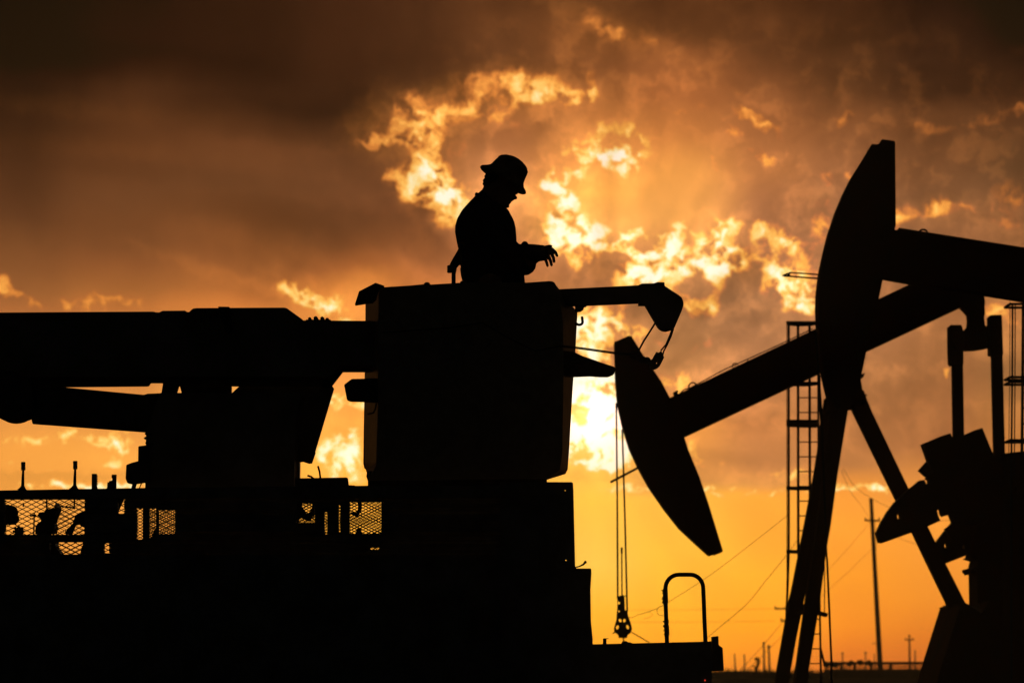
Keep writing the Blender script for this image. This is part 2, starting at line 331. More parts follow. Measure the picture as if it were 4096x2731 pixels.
# ------------------------------------------------------------------ helpers
def thing(name, label, cat, loc=(0, 0, 0), group=None):
    o = bpy.data.objects.new(name, None); COL.objects.link(o)
    o.location = loc; o.empty_display_size = 0.2
    o['label'] = label; o['category'] = cat
    if group: o['group'] = group
    return o
def tag(o, label, cat, group=None):
    o['label'] = label; o['category'] = cat
    if group: o['group'] = group
    return o
def root_off(parent):
    v = Vector((0, 0, 0))
    while parent is not None:
        v = v + parent.location; parent = parent.parent
    return v
def link(name, me, m, parent=None, smooth=False, label=None):
    if parent is not None:
        off = root_off(parent)
        me.transform(Matrix.Translation(-off))
        origin = Vector((0, 0, 0))
    me.materials.append(m)
    if smooth:
        for p in me.polygons: p.use_smooth = True
    o = bpy.data.objects.new(name, me); COL.objects.link(o)
    if parent is not None: o.parent = parent
    if label: o['label'] = label
    return o
def recenter(o):
    """mesh in world coords -> origin at its base centre"""
    vs = [v.co for v in o.data.vertices]
    c = Vector(((min(v.x for v in vs) + max(v.x for v in vs)) / 2, (min(v.y for v in vs) + max(v.y for v in vs)) / 2, min(v.z for v in vs)))
    o.data.transform(Matrix.Translation(-c)); o.location = c
    return o
class MB:
    def __init__(s): s.v = []; s.f = []
    def add(s, vs, fs):
        n = len(s.v); s.v += [tuple(x) for x in vs]; s.f += [tuple(i + n for i in f) for f in fs]
        return s
    def box(s, c, size, R=None):
        hx, hy, hz = size[0] / 2, size[1] / 2, size[2] / 2
        vs = [Vector((x, y, z)) for x in (-hx, hx) for y in (-hy, hy) for z in (-hz, hz)]
        if R is not None: vs = [R @ v for v in vs]
        c = Vector(c)
        return s.add([v + c for v in vs], [(0, 1, 3, 2), (4, 6, 7, 5), (0, 4, 5, 1), (2, 3, 7, 6), (0, 2, 6, 4), (1, 5, 7, 3)])
    def bar(s, a, b, w, h=None, up=Vector((0, 1, 0))):
        """box-section bar from a to b; w across, h along 'up' (depth)"""
        h = h or w
        a, b = Vector(a), Vector(b); d = (b - a); Lh = d.length
        if Lh < 1e-6: return s
        z = d / Lh; x = up.cross(z)
        if x.length < 1e-4: x = Vector((1, 0, 0)).cross(z)
        x.normalize(); y = z.cross(x)
        R = Matrix((x, y, z)).transposed()
        return s.box((a + b) / 2, (w, h, Lh), R)
    def tube(s, pts, r, seg=10, caps=True):
        pts = [Vector(p) for p in pts]; n = len(pts)
        if not isinstance(r, (list, tuple)): r = [r] * n
        prev = None; base = len(s.v); vs = []; fs = []
        for i, p in enumerate(pts):
            t = (pts[min(i + 1, n - 1)] - pts[max(i - 1, 0)]).normalized()
            if prev is None:
                a = Vector((0, 1, 0)) if abs(t.y) < 0.9 else Vector((1, 0, 0))
                u = t.cross(a).normalized()
            else:
                u = (prev - t * prev.dot(t)).normalized()
            w = t.cross(u); prev = u
            for k in range(seg):
                an = 2 * math.pi * k / seg
                vs.append(p + (u * math.cos(an) + w * math.sin(an)) * r[i])
        for i in range(n - 1):
            for k in range(seg):
                a = i * seg + k; b = i * seg + (k + 1) % seg
                fs.append((a, b, b + seg, a + seg))
        if caps:
            fs.append(tuple(reversed(range(seg)))); fs.append(tuple(range((n - 1) * seg, n * seg)))
        return s.add(vs, fs)
    def ball(s, c, rx, ry=None, rz=None, seg=12, rings=8, R=None):
        ry = ry or rx; rz = rz or rx; c = Vector(c); vs = []; fs = []
        for i in range(rings + 1):
            th = math.pi * i / rings
            for k in range(seg):
                ph = 2 * math.pi * k / seg
                v = Vector((rx * math.sin(th) * math.cos(ph), ry * math.sin(th) * math.sin(ph), rz * math.cos(th)))
                if R is not None: v = R @ v
                vs.append(c + v)
        for i in range(rings):
            for k in range(seg):
                a = i * seg + k; b = i * seg + (k + 1) % seg
                fs.append((a, a + seg, b + seg, b))
        return s.add(vs, fs)
    def prism(s, pts, D0, D1, ovr=True):
        """outline given in photo pixels, a real slab from depth D0 to D1"""
        n = len(pts); ar = 0
        for i in range(n):
            x0, y0 = pts[i]; x1, y1 = pts[(i + 1) % n]; ar += x0 * y1 - x1 * y0
        if ar < 0: pts = pts[::-1]
        # edges that face the vanishing point are set from the far face, the others from the near face
        q0 = [W(x, y, D0) for x, y in pts]; q1 = [W(x, y, D1) for x, y in pts]
        q0 = [Vector((v.x, v.z)) for v in q0]; q1 = [Vector((v.x, v.z)) for v in q1]
        vp = Vector((0, EYE)); ln = []
        for i in range(n):
            j = (i + 1) % n; e = q0[j] - q0[i]
            nn = Vector((e.y, -e.x)) * -1.0          # outward (outline runs clockwise on screen)
            use = q1 if nn.dot(vp - (q0[i] + q0[j]) / 2) > 0 else q0
            ln.append((use[i], use[j]))
        X = []
        for i in range(n):
            (a0, a1), (b0, b1) = ln[i - 1], ln[i]
            d1, d2 = a1 - a0, b1 - b0
            cr = d1.x * d2.y - d1.y * d2.x; mid = (a1 + b0) / 2
            if (a1 - b0).length < 1e-7: X.append((mid.x, mid.y)); continue
            if abs(cr) > 0.14 * d1.length * d2.length:
                t = ((b0 - a0).x * d2.y - (b0 - a0).y * d2.x) / cr; p = a0 + d1 * t
                if (p - mid).length < 1.6 * (a1 - b0).length: X.append((p.x, p.y)); continue
            X.append((mid.x, mid.y))
        vs = [(x, D0, z) for x, z in X] + [(x, D1, z) for x, z in X]
        fs = [tuple(range(n)), tuple(reversed(range(n, 2 * n)))]
        for i in range(n):
            j = (i + 1) % n; fs.append((i, i + n, j + n, j))
        return s.add(vs, fs)
    def me(s, name='m'):
        me = bpy.data.meshes.new(name); me.from_pydata(s.v, [], s.f)
        bm = bmesh.new(); bm.from_mesh(me)
        big = [f for f in bm.faces if len(f.verts) > 6]
        if big: bmesh.ops.triangulate(bm, faces=big)
        bmesh.ops.recalc_face_normals(bm, faces=bm.faces)
        bm.to_mesh(me); bm.free(); me.update()
        return me
    def build(s, name, m, parent=None, smooth=False, label=None, bevel=0.0):
        me = s.me(name)
        if bevel:
            bm = bmesh.new(); bm.from_mesh(me)
            bmesh.ops.remove_doubles(bm, verts=bm.verts, dist=1e-5)
            ed = [e for e in bm.edges if len(e.link_faces) == 2 and e.calc_face_angle(0) > 0.5]
            bmesh.ops.bevel(bm, geom=ed, offset=bevel, segments=2, affect='EDGES', clamp_overlap=True)
            bm.to_mesh(me); bm.free()
        return link(name, me, m, parent, smooth, label)
def arc(cx, cy, r, a0, a1, n=10, ry=None):
    ry = ry or r
    return [(cx + r * math.cos(math.radians(a0 + (a1 - a0) * i / n)), cy + ry * math.sin(math.radians(a0 + (a1 - a0) * i / n))) for i in range(n + 1)]
def rounded(pts, r, seg=4):
    """round the corners of a pixel polygon"""
    out = []; n = len(pts)
    for i in range(n):
        p = Vector(pts[i]); a = Vector(pts[i - 1]); b = Vector(pts[(i + 1) % n])
        rr = r if not isinstance(r, dict) else r.get(i, 0)
        da = (a - p); db = (b - p); q = min(rr, da.length * 0.45, db.length * 0.45)
        if q <= 0.01: out.append(tuple(p)); continue
        s0 = p + da.normalized() * q; s1 = p + db.normalized() * q
        for k in range(seg + 1):
            t = k / seg; out.append(tuple(s0 * (1 - t) ** 2 + p * 2 * t * (1 - t) + s1 * t * t))
    return out
def slab_holes(mb, x0, x1, y0, y1, holes, D0, D1):
    """front plate with rectangular openings, as butted boxes"""
    ys = sorted(set([y0, y1] + [h[1] for h in holes] + [h[3] for h in holes]))
    for a, b in zip(ys[:-1], ys[1:]):
        row = sorted([(h[0], h[2]) for h in holes if h[1] <= a and h[3] >= b])
        x = x0
        for (l, r_) in row + [(x1, x1)]:
            if l > x:
                mb.prism([(x, a), (l, a), (l, b), (x, b)], D0, D1)
            x = max(x, r_)
def mesh_panel(mb, x0, y0, x1, y1, D, dx, dy, w, skew=0.0, poly=None):
    """expanded metal: two families of thin strands clipped to a rectangle"""
    for sgn in (1, -1):
        sl = sgn * dy / dx
        n = int(((x1 - x0) * abs(sl) + (y1 - y0)) / dy) + 3
        for k in range(-1, n):
            if sgn > 0: c = y0 - (x1 - x0) * sl + k * dy
            else: c = y0 + k * dy
            # line y = c + sl*(x-x0)
            pts = []
            xa, xb = x0, x1
            ya, yb = c, c + sl * (x1 - x0)
            lo, hi = 0.0, 1.0
            dyy = yb - ya
            if abs(dyy) < 1e-9: continue
            t0 = (y0 - ya) / dyy; t1 = (y1 - ya) / dyy
            if t0 > t1: t0, t1 = t1, t0
            lo, hi = max(lo, t0), min(hi, t1)
            if hi - lo < 0.004: continue
            A = W(xa + (xb - xa) * lo, ya + dyy * lo, D); B = W(xa + (xb - xa) * hi, ya + dyy * hi, D)
            if sgn < 0: A.y += w * 0.9; B.y += w * 0.9
            mb.bar(A, B, w, w * 0.8)
PXM = 18.0 / FPX      # metres per pixel at 18 m
from mathutils.geometry import tessellate_polygon
def prism_h(mb, pts, holes, D0, D1):
    """slab with see-through holes (all in photo pixels at depth D0)"""
    loops = [[W(x, y, D0) for x, y in lp] for lp in [pts] + holes]
    flat = [p for lp in loops for p in lp]
    tris = tessellate_polygon([[Vector((p.x, p.z, 0)) for p in lp] for lp in loops])
    n = len(flat)
    vs = [(p.x, D0, p.z) for p in flat] + [(p.x, D1, p.z) for p in flat]
    fs = [tuple(t) for t in tris] + [tuple(i + n for i in reversed(t)) for t in tris]
    o = 0
    for lp in loops:
        k = len(lp)
        for i in range(k):
            a, b = o + i, o + (i + 1) % k
            fs.append((a, a + n, b + n, b))
        o += k
    return mb.add(vs, fs)
def ell(cx, cy, rx, ry, n=12, rot=0):
    c, s = math.cos(math.radians(rot)), math.sin(math.radians(rot)); r = []
    for i in range(n):
        a = 2 * math.pi * i / n; x, y = rx * math.cos(a), ry * math.sin(a)
        r.append((cx + x * c - y * s, cy + x * s + y * c))
    return r
def torus(mb, c, R, r, n=20, seg=6, a0=0, a1=360):
    c = Vector(c)
    pts = [c + Vector((R * math.cos(math.radians(a0 + (a1 - a0) * i / n)), 0, R * math.sin(math.radians(a0 + (a1 - a0) * i / n)))) for i in range(n + 1)]
    return mb.tube(pts, r, seg)
def P(x, y, D): return W(x, y, D)
def pt(lst, D): return [W(x, y, D) for x, y in lst]

# ------------------------------------------------------------------ ground
g = MB(); S = 9000.0
g.add([(-S, -60, 0), (S, -60, 0), (S, 2 * S, 0), (-S, 2 * S, 0)], [(0, 1, 2, 3)])
go = g.build('ground', M_['dirt']); go['kind'] = 'structure'
# a low uneven berm along the lease road, real earth with depth
b = MB(); rb = random.Random(3); n = 160; rows = []
for j, (dy, hh) in enumerate(((0, 0.0), (5, 0.8), (10, 1.45), (15, 1.5), (22, 0.9), (30, 0.0))):
    rows.append([(-60 + 130.0 * i / n, 118 + dy, max(-0.05, hh + (rb.uniform(-0.10, 0.12) if hh else -0.05))) for i in range(n + 1)])
vs = [p for r in rows for p in r]; fs = []
for j in range(len(rows) - 1):
    for i in range(n):
        a = j * (n + 1) + i; fs.append((a, a + 1, a + n + 2, a + n + 1))
bo = b.add(vs, fs).build('berm', M_['dirt'], smooth=True); bo['kind'] = 'structure'

# ------------------------------------------------------------------ bucket truck
TB = P(1400, 2690, 18.6); TB.z = 0
T = thing('bucket_truck', 'service truck with folded boom, mesh side racks and a raised work bucket, silhouetted', 'truck', TB)
DN, DF = 17.6, 19.7
# openings in the near side (photo pixels)
H = [(25,1998,338,2137),(204,2168,338,2216),(420,2172,436,2211),(476,1994,496,2053),(551,2033,571,2156),(599,2033,624,2150),(637,2040,700,2136),
     (1186,2013,1260,2090),(1299,2048,1309,2136),(1356,2014,1361,2128),(1399,2008,1525,2133),(1481,2190,1516,2197)]
m = MB()
m.prism([(-700,1972),(0,1963),(590,1953),(1180,1948),(1471,1943),(2187,1940),(2187,1992),(-700,1992)], DN, DN + 0.06)
slab_holes(m, -700, 2187, 1990, 2300, H, DN, DN + 0.06)
m.build('body', M_['truck'], T)
m = MB(); m.prism([(-700,2240),(2150,2240),(2150,2330),(-700,2330)], DF, DF + 0.05)
m.build('rear_side_panel', M_['truck'], T)
m = MB()   # rounded pipe rail on top of the side
m.tube([P(-700,1972,DN+.03), P(0,1967,DN+.03), P(590,1957,DN+.03), P(1180,1952,DN+.03), P(1471,1948,DN+.03), P(2187,1945,DN+.03)], 0.0105, 10)
m.build('top_rail', M_['steel'], T, smooth=True)
m = MB(); m.prism([(-700,2300),(2190,2300),(2190,2900),(-700,2900)], DN, DN + 0.05); m.build('lower_side_panel', M_['truck'], T)
m = MB()
fl = P(0, 2235, DN).z
m.box(((P(-700,0,DN).x + P(2300,0,DN).x)/2, (DN+DF)/2, fl-0.1), (P(2300,0,DN).x - P(-700,0,DN).x, DF-DN-0.1, 0.1))
m.build('bed_floor', M_['truck'], T)
def panel(rect, D, dx, dy, w, nm='mesh_panel'):
    q = MB(); mesh_panel(q, *rect, D, dx, dy, w); q.build(nm, M_['steel'], T)
panel((20,1994,345,2142), DN+0.075, 37.6, 19.0, 0.0050)
panel((200,2164,440,2220), DN+0.075, 37.6, 19.0, 0.0055)
panel((470,1990,500,2058), DN+0.075, 37.6, 19.0, 0.0050)
panel((545,2030,705,2160), DN+0.075, 26.0, 12.6, 0.0050)
panel((590,2030,705,2160), DN+0.42, 17.0, 9.0, 0.0048)
panel((1180,2008,1315,2140), DN+0.075, 24.0, 12.5, 0.0050)
panel((1350,2008,1530,2200), DN+0.075, 24.0, 12.5, 0.0048)
panel((1350,2004,1530,2200), DN+0.35, 22.0, 11.0, 0.0042)
panel((180,2004,352,2216), DN+0.55, 34.0, 17.5, 0.0034)
panel((1180,2004,1315,2140), DN+0.35, 22.0, 11.0, 0.0042)
# fixed supports seen through the mesh
m = MB(); m.prism([(338,1990),(476,1990),(500,1990),(470,2056),(476,2170),(420,2172),(338,2172),(337,2110),(330,2098),(352,2060)], DN+.12, DN+.2); m.build('rack_brace', M_['steel'], T)
m = MB(); m.prism([(1260,2005),(1300,2005),(1298,2070),(1297,2136),(1258,2136)], DN+.12, DN+.2); m.build('rack_brace', M_['steel'], T)
m = MB(); m.prism([(1310,2005),(1356,2005),(1356,2136),(1310,2136)], DN+.12, DN+.2); m.build('rack_brace', M_['steel'], T)
m = MB(); m.prism([(1361,2005),(1400,2005),(1399,2136),(1361,2136)], DN+.12, DN+.2); m.build('rack_brace', M_['steel'], T)
m = MB(); m.prism([(571,2000),(599,2000),(599,2160),(571,2160)], DN+.12, DN+.2); m.build('rack_brace', M_['steel'], T)
m = MB(); m.prism([(624,2055),(637,2045),(637,2160),(624,2160),(612,2152),(606,2140),(624,2110)], DN+.12, DN+.2); m.build('rack_brace', M_['steel'], T)
m = MB(); m.prism([(90,2010),(97,2010),(97,2026),(90,2026)], DN+.1, DN+.12); m.build('rack_brace', M_['steel'], T)
m = MB(); m.prism([(294,1996),(301,1996),(301,2024),(294,2024)], DN+.1, DN+.12); m.build('rack_brace', M_['steel'], T)
m = MB(); m.prism([(184,1996),(190,1996),(190,2060),(184,2060)], DN+.1, DN+.12); m.build('rack_brace', M_['steel'], T)
m = MB(); m.prism([(134,2050),(140,2050),(138,2140),(132,2140)], DN+.1, DN+.12); m.build('rack_brace', M_['steel'], T)
# flexible light stems and threaded studs on the rail
for (x, yt, yb, tb) in ((92,1847,1960,1880),(300,1843,1957,1876)):
    m = MB()
    D = DN + 0.05
    m.tube(pt([(x-3,yb),(x-2,yb-8),(x-1,yb-18),(x,yb-60),(x+1,tb-2)], D), [0.034,0.020,0.0105,0.0085,0.0070], 12)
    pts = []; rad = []
    nt_ = 12
    for i in range(nt_ + 1):
        y = tb - (tb - yt) * i / nt_; pts.append(P(x+1, y, D)); rad.append(0.0155 if i % 2 else 0.0120)
    m.tube(pts, rad, 12)
    m.build('flexible_stem', M_['rubber'], T, smooth=False)
m = MB(); D = DN + .05
m.prism([(367,1894),(388,1894),(388,1941),(392,1957),(366,1957)], D, D + .03)
for i in range(6): m.box(P(388, 1902 + i * 7, D + .015), (0.006, 0.03, 0.006))
m.build('threaded_stud', M_['steel'], T)
m = MB()
m.prism([(447,1897),(467,1897),(466,1956),(428,1956),(431,1934),(438,1922),(448,1921),(449,1914),(446,1908)], D, D + .03)
for i in range(5): m.box(P(432 - i * 0.6, 1930 + i * 5.5, D + .015), (0.006, 0.03, 0.005))
m.build('threaded_stud', M_['steel'], T)
# lid, handles at the turret side
m = MB(); m.prism(rounded([(1180,1912),(1392,1908),(1397,1950),(1180,1950)], {1: 9}), DN+.065, DN+.11); m.prism([(1390,1939),(1420,1940),(1422,1950),(1390,1950)], DN+.07, DN+.10)
m.build('tool_box_lid', M_['truck'], T)
for pl in ([(1272,1863),(1278,1885),(1282,1915)], [(1230,1901),(1245,1906),(1260,1918)]):
    m = MB(); m.tube(pt(pl, DN+.12), 0.0062, 8); m.build('handle', M_['steel'], T, smooth=True)
# right-hand cabinets
m = MB()
prism_h(m, rounded([(2178,1927),(2292,1927),(2294,1960),(2301,2268),(2301,2300),(2178,2300)], {1: 8}), [ell(2261,1960,2.2,2.6,8), ell(2264,2239,3,2.4,8)], DN-.02, DN+.03)
m.prism([(2000,1927),(2178,1927),(2178,2300),(2000,2300)], DN-.02, DN+.03)
m.build('cabinet', M_['truck'], T)
m = MB()
m.prism(rounded([(2000,2272),(2365,2272),(2366,2290),(2362,2356),(2364,2485),(2371,2552),(2369,2800),(2000,2800)], {1: 6}), DN-.03, DN+.9)
m.build('lower_cabinet', M_['truck'], T)
m = MB(); q = pt([(2301,2268),(2318,2264),(2334,2256),(2344,2243)], DN+.02)
m.tube(q, [0.004, 0.004, 0.006, 0.008], 6); m.tube(pt([(2340,2252),(2350,2253)], DN+.02), 0.001, 4)
m.build('bent_strip', M_['rubber'], T)
m = MB()
m.prism([(2366,2575),(2832,2564),(2845,2562),(2847,2684),(2847,2900),(2366,2900)], DN, DN+.07)
dz = P(2600, 2569, DN).z
m.box(((P(2366,0,DN).x + P(2847,0,DN).x)/2, DN+1.1, dz-.09), (P(2847,0,DN).x-P(2366,0,DN).x-.02, 2.0, 0.08))
m.build('tail_deck', M_['truck'], T)
m = MB()
m.prism(rounded([(2845,2545),(2874,2542),(2875,2578),(2891,2590),(2896,2681),(2846,2684)], {1: 3, 4: 3}), DN+.01, DN+.12)
m.build('deck_corner_block', M_['steel'], T)
m = MB(); m.prism([(2412,2553),(2426,2552),(2426,2575),(2411,2575)], DN+.03, DN+.06); m.tube(pt([(2412,2553),(2434,2552.5)], DN+.04), 0.0022, 6)
m.build('deck_stub', M_['steel'], T)
m = MB(); m.ball(P(2500,2571,DN+.06), .022, .02, .014); m.ball(P(2516,2572,DN+.06), .02, .02, .008)
m.build('deck_latch', M_['steel'], T, smooth=True)
hp = [(2668,2572),(2665,2480),(2662,2400),(2661.5,2362)] + arc(2715,2352,53,180,270,8,55) + arc(2762,2352,51,270,360,8,55) + [(2815,2400),(2818,2480),(2822,2568)]
m = MB(); m.tube(pt(hp, DN+.04), 0.0132, 14)
rr = random.Random(5)
m.build('grab_rail', M_['steel'], T, smooth=True)
for (y0, y1, k) in ((2354,2412,15),(2478,2490,3),(2500,2540,12)):
    m = MB(); c0 = P(2661.5 + (y0-2362)*.037, y0, DN+.04); c1 = P(2661.5 + (y1-2362)*.037, y1, DN+.04)
    m.tube([c0, c1], .0150, 12)
    for i in range(k):
        y = rr.uniform(y0, y1); x = 2654 + (y - 2354) * 0.035 + rr.uniform(-4, 1)
        m.box(P(x, y, DN+.035), (rr.uniform(.010,.020), .006, rr.uniform(.003,.011)), Matrix.Rotation(rr.uniform(0,3), 3, 'Y'))
    m.build('torn_tape', M_['web'], T)
m = MB(); m.ball(P(2820,2719,DN-.004), .003, .002, .005); m.build('marker_lamp', M_['red'], T, smooth=True)
# wheels and chassis under the frame
m = MB(); m.box(((P(-600,0,DN).x+P(2800,0,DN).x)/2, 18.65, 0.95), (P(2800,0,DN).x-P(-600,0,DN).x, 0.9, 0.3)); m.build('chassis', M_['steel'], T)
for wx in (150, 1500):
    for wy in (DN+.28, DF-.15):
        c = P(wx, 2690, DN); c.y = wy; c.z = 0.52
        m = MB(); m.tube([c + Vector((0,-.16,0)), c + Vector((0,-.15,0)), c + Vector((0,.15,0)), c + Vector((0,.16,0))], [.47,.52,.52,.47], 28)
        ty = m.build('tyre', M_['rubber'], T, smooth=False)
        m = MB(); m.tube([c + Vector((0,-.175,0)), c + Vector((0,.175,0))], .25, 20); m.build('rim', M_['steel'], ty)
# turret
m = MB()
m.prism([(640,1571),(1235,1571),(1205,1700),(1200,1980),(580,1980),(584,1728)], 18.0, 18.5)
m.prism([(640,1571),(928,1571),(957,1544),(1330,1544),(1337,1555),(1262,1806),(1263,1812),(1249,1853),(1238,1855),(1213,1847),(1200,1849),(1200,1980),(600,1980)], 18.28, 18.34)
TU = m.build('turret', M_['boom'], T)
for br in ([(645,1574),(651,1538),(718,1544),(709,1574)], [(727,1574),(719,1544),(928,1544),(928,1574)]):
    m = MB(); m.prism(br, 18.28, 18.34); m.build('boom_bracket', M_['steel'], TU)
m = MB(); m.prism([(1290,1486),(1370,1489),(1362,1500),(1350,1507),(1338,1510),(1334,1522),(1327,1530),(1325,1548),(1290,1548)], 18.2, 18.26)
m.build('hose_fitting', M_['rubber'], T)
m = MB()
m.prism(rounded([(553,1784),(600,1778),(600,1860),(552,1860)], {0: 5}), 17.96, 18.04)
m.prism(rounded([(505,1858),(530,1849),(556,1842),(600,1842),(600,1932),(579,1931),(560,1934),(535,1938),(510,1932),(502,1914)], 5), 17.92, 18.0)
CB = m.build('control_box', M_['plastic'], T)
m = MB(); m.tube(pt([(540,1930),(532,1958)], 17.96), .014, 8); m.build('stalk', M_['steel'], CB)
m = MB(); m.tube(pt([(566,1932),(556,1956),(575,1955)], 17.96), .004, 8); m.build('electric_cable', M_['rubber'], CB)
for i, (x, y) in enumerate(((590,1734),(587,1752),(592,1771))):
    m = MB(); m.ball(P(x-3,y,18.0), .013, .02, .009); m.tube(pt([(x-4,y),(x+22,y+3)], 18.0), .006, 6)
    m.build('hose_coupling', M_['steel'], T, smooth=True)
# booms
m = MB()
m.prism([(-700,1284),(1560,1286),(1560,1487),(1374,1487),(1330,1531),(-700,1531)], 18.05, 18.45)
m.prism([(-700,1282),(1212,1281),(1560,1284),(1560,1489),(1372,1489),(1328,1546),(651,1546),(651,1533),(604,1533),(597,1544),(590,1546),(262,1549),(-700,1554)], 18.22, 18.26)
m.build('lower_boom', M_['boom'], T)
m = MB()
m.prism([(-700,1254),(612,1246),(625,1249),(637,1249),(650,1243),(740,1242),(748,1247.5),(757,1247.5)] + [(763,1241),(772,1234),(785,1232)] + [(1138,1230),(1148,1233),(1158,1240),(1212,1279),(1212,1290),(-700,1290)], 18.10, 18.14)
m.prism([(-700,1258),(740,1256),(1140,1250),(1180,1285),(-700,1290)], 18.12, 18.4)
m.build('upper_boom', M_['boom'], T)
m = MB(); m.prism([(872,1226),(918,1227),(922,1240),(930,1330),(903,1330),(884,1260)], 18.03, 18.048); m.build('boom_strap', M_['rubber'], T)
m = MB()
for (x, y, r) in ((1242,1281,.011),(1266,1279,.014),(1292,1280,.013),(1312,1284,.012)):
    c = P(x, y, 18.2); m.tube([c + Vector((0,-.08,0)), c + Vector((0,.08,0))], r, 12)
m.prism([(1224,1281),(1328,1283),(1328,1290),(1224,1290)], 18.12, 18.28)
m.build('hose_bundle', M_['rubber'], T)
m = MB()
m.prism([(-700,1540),(262,1549),(575,1578.5),(590,1574),(660,1571),(660,1735),(590,1730),(131,1696),(127,1684),(125,1663),(126,1600),(-700,1580)], 18.2, 18.24)
m.prism([(150,1560),(575,1590),(650,1590),(650,1720),(590,1716),(150,1684)], 18.1, 18.34)
m.build('lift_cylinder', M_['steel'], T)
m = MB(); c = P(50,1590,18.2); m.tube([c + Vector((0,-.16,0)), c + Vector((0,.16,0))], .155, 36); c = P(92,1625,18.2); m.tube([c + Vector((0,-.12,0)), c + Vector((0,.12,0))], .083, 24)
m.build('boom_knuckle', M_['steel'], T)
# work bucket: fibreglass tub, open on top
F = [(1515,1160),(1530,1149),(1560,1147),(1637,1142),(1690,1137),(1708,1133),(1723,1138),(1838,1131),(2108,1130),(2195,1124)] + [(2208,1125),(2217,1129),(2222,1136),(2230,1165),(2243,1222),(2252,1300),(2254,1500),(2250,1800),(2240,1880),(2188,1914),(1472,1922),(1505,1860),(1512,1600)]
B = [(1463,1217),(1463,1170),(2225,1150),(2298,1234),(2310,1248),(2303,1383),(2291,1550),(2277,1796),(2271,1877),(2262,1895),(2188,1918),(1500,1900),(1468,1881),(1457,1872),(1453,1854),(1455,1700),(1458,1550)]
DB0, DB1 = 17.86, 18.66
BK = MB()
BK.prism(F, DB0, DB0 + .03)
BK.prism(B, DB1 - .03, DB1)
def wall(a, b_):
    """one side wall between a front edge (list) and a back edge (list)"""
    n_ = len(a); vs = []
    for (x, y) in a: vs.append(W(x, y, DB0 + .004))
    for (x, y) in b_: vs.append(W(x, y, DB1 - .004))
    fs = [(i, i + 1, i + 1 + n_, i + n_) for i in range(n_ - 1)]
    inn = [v + Vector((0.03 if a[0][0] < 2000 else -0.03, 0, 0)) for v in vs]
    N_ = len(vs); allv = vs + inn
    f2 = [tuple(i + N_ for i in reversed(f)) for f in fs]
    rim = [(0, n_, n_ + N_, N_), (n_ - 1, n_ - 1 + N_, 2 * n_ - 1 + N_, 2 * n_ - 1)]
    BK.add(allv, fs + f2 + rim)
wall([(1516,1160),(1514,1217),(1512,1400),(1512,1600),(1511,1850),(1475,1915)], [(1464,1175),(1462,1217),(1460,1400),(1457,1600),(1454,1852),(1462,1876)])
wall([(2221,1136),(2242,1222),(2251,1300),(2253,1500),(2249,1800),(2239,1880),(2188,1914)], [(2225,1152),(2298,1236),(2309,1250),(2291,1550),(2277,1796),(2271,1877),(2262,1894)])
x0 = P(1512,0,DB0).x; x1 = P(2240,0,DB0).x; zf = P(0,1800,18.3).z
BK.box(((x0+x1)/2, (DB0+DB1)/2, zf-.02), (x1-x0-.02, DB1-DB0-.07, .04))
WB = BK.build('work_bucket', M_['fibre'], T)
m = MB()
m.prism([(1468,1882),(1465,1905),(1471,1923),(1472,1990),(2187,1990),(2188,1912)], 17.95, 18.5); m.build('bucket_mount', M_['steel'], T)
m = MB()
m.prism([(1417,1224),(1436,1165),(1502,1131),(1547,1146),(1530,1152),(1513,1168),(1505,1200),(1490,1214),(1461,1217)], 17.80, 17.88)
m.build('cover_flap', M_['rubber'], WB)
m = MB()
m.prism([(1562,1148),(1563,1146),(1582,1146),(1583,1149),(1583,1160),(1562,1160)], 17.87, 17.9); m.build('rim_fastener', M_['steel'], WB)
m = MB(); m.ball(P(1708,1136,17.87), .02, .02, .012); m.build('rim_fastener', M_['steel'], WB)
m = MB(); m.ball(P(1848,1131,17.87), .013, .02, .012); m.build('rim_fastener', M_['steel'], WB)
m = MB(); m.prism(rounded([(1376,1538),(1407,1515),(1510,1513),(1512,1612),(1460,1608),(1402,1607),(1388,1600)], 6), 17.8, 17.9); m.build('tool_tray', M_['rubber'], WB)
m = MB(); m.tube(pt([(1506,1612),(1501,1636),(1494,1650),(1470,1656)], 17.83), .0055, 8); m.build('tray_hook', M_['steel'], WB, smooth=True)
m = MB(); m.tube(pt([(1814.5,1140),(1814.5,1094)], 18.28), .0138, 12); m.tube(pt([(1814.5,1096),(1818,1078)], 18.28), .0138, 12)
m.build('control_lever', M_['steel'], WB, smooth=True)
# jib
m = MB(); m.prism([(2150,1160),(2228,1157),(2552,1141),(2600,1140),(2600,1214),(2552,1215),(2346,1224),(2150,1232)], 18.15, 18.3)
JB = m.build('jib_arm', M_['boom'], T)
m = MB()
m.prism([(2300,1222),(2346,1222),(2345,1228),(2336,1230),(2333,1240),(2322,1248),(2300,1250)], 18.2, 18.24); m.build('jib_bracket', M_['steel'], JB)
m = MB()
m.prism([(2552,1141),(2567,1134),(2616,1133),(2630,1128),(2658,1129),(2659,1143),(2690,1164),(2715,1180),(2726,1189),(2732,1201),(2734.5,1214),(2733,1226),(2726,1246),(2697,1313),(2690,1320),(2681,1323),(2663,1328),(2648,1326),(2636,1319),(2628,1310),(2578,1225),(2552,1225)], 18.16, 18.24)
m.build('jib_head', M_['boom'], JB)
m = MB(); hk = [(2328,1266),(2330,1285)] + arc(2317,1287,13.5,0,130,8,12) + [(2300,1293)]
m.tube(pt(hk, 18.3), .0085, 10); m.build('rope_hook', M_['steel'], WB, smooth=True)
def rope(pts, D, r, nm='winch_rope'):
    q = MB(); q.tube(pt(pts, D), r, 8); q.build(nm, M_['cable'], T, smooth=True)
